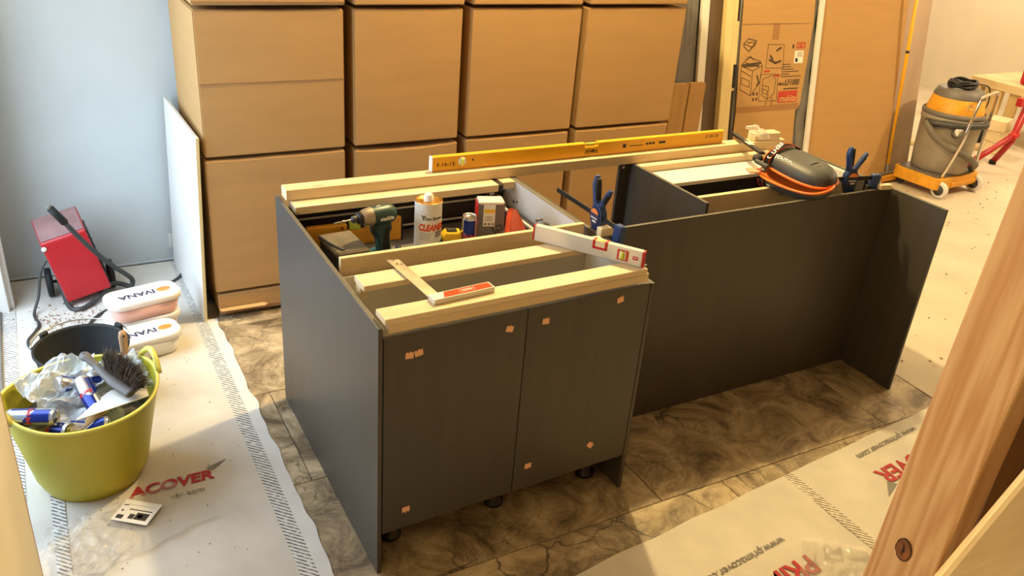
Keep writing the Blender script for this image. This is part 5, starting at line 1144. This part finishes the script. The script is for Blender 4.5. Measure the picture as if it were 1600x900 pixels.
# mop
t = thing('floor_squeegee', 'yellow handled broom leaning on the cardboard sheet', 'broom', (5.03, 2.215, 0.0045), rot=(-0.085, -0.045, 0))
MB().tube([(0, 0, 0.05), (0, 0, 1.85)], 0.0125, 12).build('broom_handle', M['yellow'], t)
MB().tube([(0, 0, 0.98), (0, 0, 1.0)], 0.0135, 12).build('handle_joint', M['ink_dark'], t)
MB().lathe([(0, 0.04), (0.022, 0.04), (0.020, 0.10), (0.014, 0.14), (0, 0.14)], 16).build('handle_socket', M['grey'], t)
MB().box(-0.19, 0.19, -0.028, 0.028, 0.062, 0.088, 0.008).build('broom_head', M['grey'], t)
MB().box(-0.18, 0.18, -0.035, 0.020, 0.012, 0.062, 0.006).build('broom_skirt', M['yellow_dust'], t)
# red trestle
t = thing('red_trestle', 'red steel trestle legs beyond the vacuum', 'trestle', (6.3, 2.2, 0.0))
MB().tube([(-0.30, 0.02, 0.03), (-0.02, 0.0, 0.165), (0.215, -0.01, 0.275), (0.26, -0.01, 0.55)], 0.026, 10).build('trestle_leg', M['red'], t)
MB().tube([(0.165, 0.06, 0.022), (0.235, 0.0, 0.22), (0.27, -0.02, 0.55)], 0.026, 10).build('trestle_leg', M['red'], t)
MB().tube([(0.195, -0.01, 0.255), (0.25, -0.01, 0.285)], 0.036, 12).build('leg_clamp', M['red_plastic'], t)
MB().box(0.10, 0.60, -0.05, 0.0, 0.53, 0.60, 0.006).build('trestle_beam', M['red'], t)
MB().tube([(0.165, 0.06, 0.004), (0.165, 0.06, 0.035)], 0.030, 10).tube([(-0.30, 0.02, 0.004), (-0.30, 0.02, 0.035)], 0.030, 10).build('rubber_foot', M['black_rubber'], t)
# timber workbench
t = thing('work_bench', 'rough timber work bench behind the vacuum', 'bench', (7.2, 2.9, 0.0))
MB().box(-0.05, 0.03, -0.95, 0.22, 0.47, 0.545, 0.004).build('bench_rail', M['pine_y'], t)
MB().box(0.03, 0.75, -0.95, 0.22, 0.515, 0.545, 0.003).build('bench_top', M['pine_y'], t)
MB().box(-0.05, 0.04, 0.10, 0.20, 0.004, 0.47, 0.004).build('bench_leg', M['pine_z'], t)
MB().box(-0.02, 0.03, -0.10, 0.06, 0.004, 0.47, 0.004).build('bench_board', M['pine_z'], t)
MB().box(-0.05, 0.04, -0.80, -0.70, 0.004, 0.47, 0.004).build('bench_leg', M['pine_z'], t)
MB().box(0.04, 0.07, -0.24, -0.14, 0.004, 0.47, 0.004).build('bench_board', M['pine_z'], t)
tag(MB().lathe([(0, 0), (0.09, 0), (0.11, 0.05), (0.09, 0.13), (0.03, 0.16), (0, 0.16)], 18, fn=lambda c: c+Vector((0.02*noise.noise(c*20), 0, 0))).build('tool_bag', M['black_rubber'], loc=(7.0, 2.72, 0.0045)), 'black tool bag on the floor before the bench', 'bag')
for k, (x, y, z, rz) in enumerate(((6.85, 2.52, 0.0045, 0.2), (6.86, 2.50, 0.105, -0.1), (6.84, 2.53, 0.205, 0.35))):
    tag(MB().box(-0.11, 0.11, -0.08, 0.08, 0, 0.098, 0.004).build('wood_offcut', M['birch'], loc=(x, y, z), rot=(0, 0, rz)), 'pale wood offcut %s of the pile by the red trestle' % ['at the bottom', 'in the middle', 'on top'][k], 'wood offcut', 'offcuts piled by the trestle')
tag(MB().box(-0.5, 0.5, -0.06, 0.06, 0, 0.035, 0.003).build('floor_plank', M['pine'], loc=(6.55, 2.75, 0.0045), rot=(0, 0, -0.5)), 'pine plank lying on the floor before the bench', 'plank')
t = thing('red_tool_case', 'red tool case standing on the work bench', 'case', (7.38, 2.63, 0.5455))
MB().box(-0.12, 0.12, -0.10, 0.10, 0, 0.16, 0.03, seg=3).build('case_body', M['red'], t)
MB().tube(smooth_path([(-0.06, -0.02, 0.15), (-0.05, -0.02, 0.20), (0.05, -0.02, 0.20), (0.06, -0.02, 0.15)], 5), 0.012, 8).build('case_handle', M['ink_white'], t)

# loose chips and dust on the coverings
def chips(name, label, n, f, m, r=(0.002, 0.006), seed=1):
    rg = random.Random(seed); b = MB()
    for k in range(n):
        x, y = f(rg); q = rg.uniform(*r); z = 0.0075 if x < 2.6 else 0.0048
        b.box(-q, q, -q*0.45, q*0.45, 0, q*0.5, mtx=Matrix.Translation((x, y, z)) @ Matrix.Rotation(rg.uniform(0, 6), 4, 'Z'))
    o = b.build(name, m, kind='stuff'); tag(o, label, 'debris')
chips('wood_chips', 'brown sawdust and chips scattered by the heater', 260, lambda r: (r.gauss(-0.74, 0.09), r.gauss(2.0, 0.10)), M['knot'], (0.0012, 0.0045), 2)
chips('dirt_crumbs', 'dark dirt crumbs strewn over the white sheet', 70, lambda r: (r.uniform(-0.88, -0.22), r.uniform(0.25, 1.5)), M['dark_grey'], (0.001, 0.003), 3)
chips('dirt_crumbs', 'dirt crumbs on the dusty pale floor by the vacuum', 240, lambda r: (r.uniform(2.75, 6.2), r.uniform(-0.2, 2.1)), M['card_dark'], (0.002, 0.007), 4)
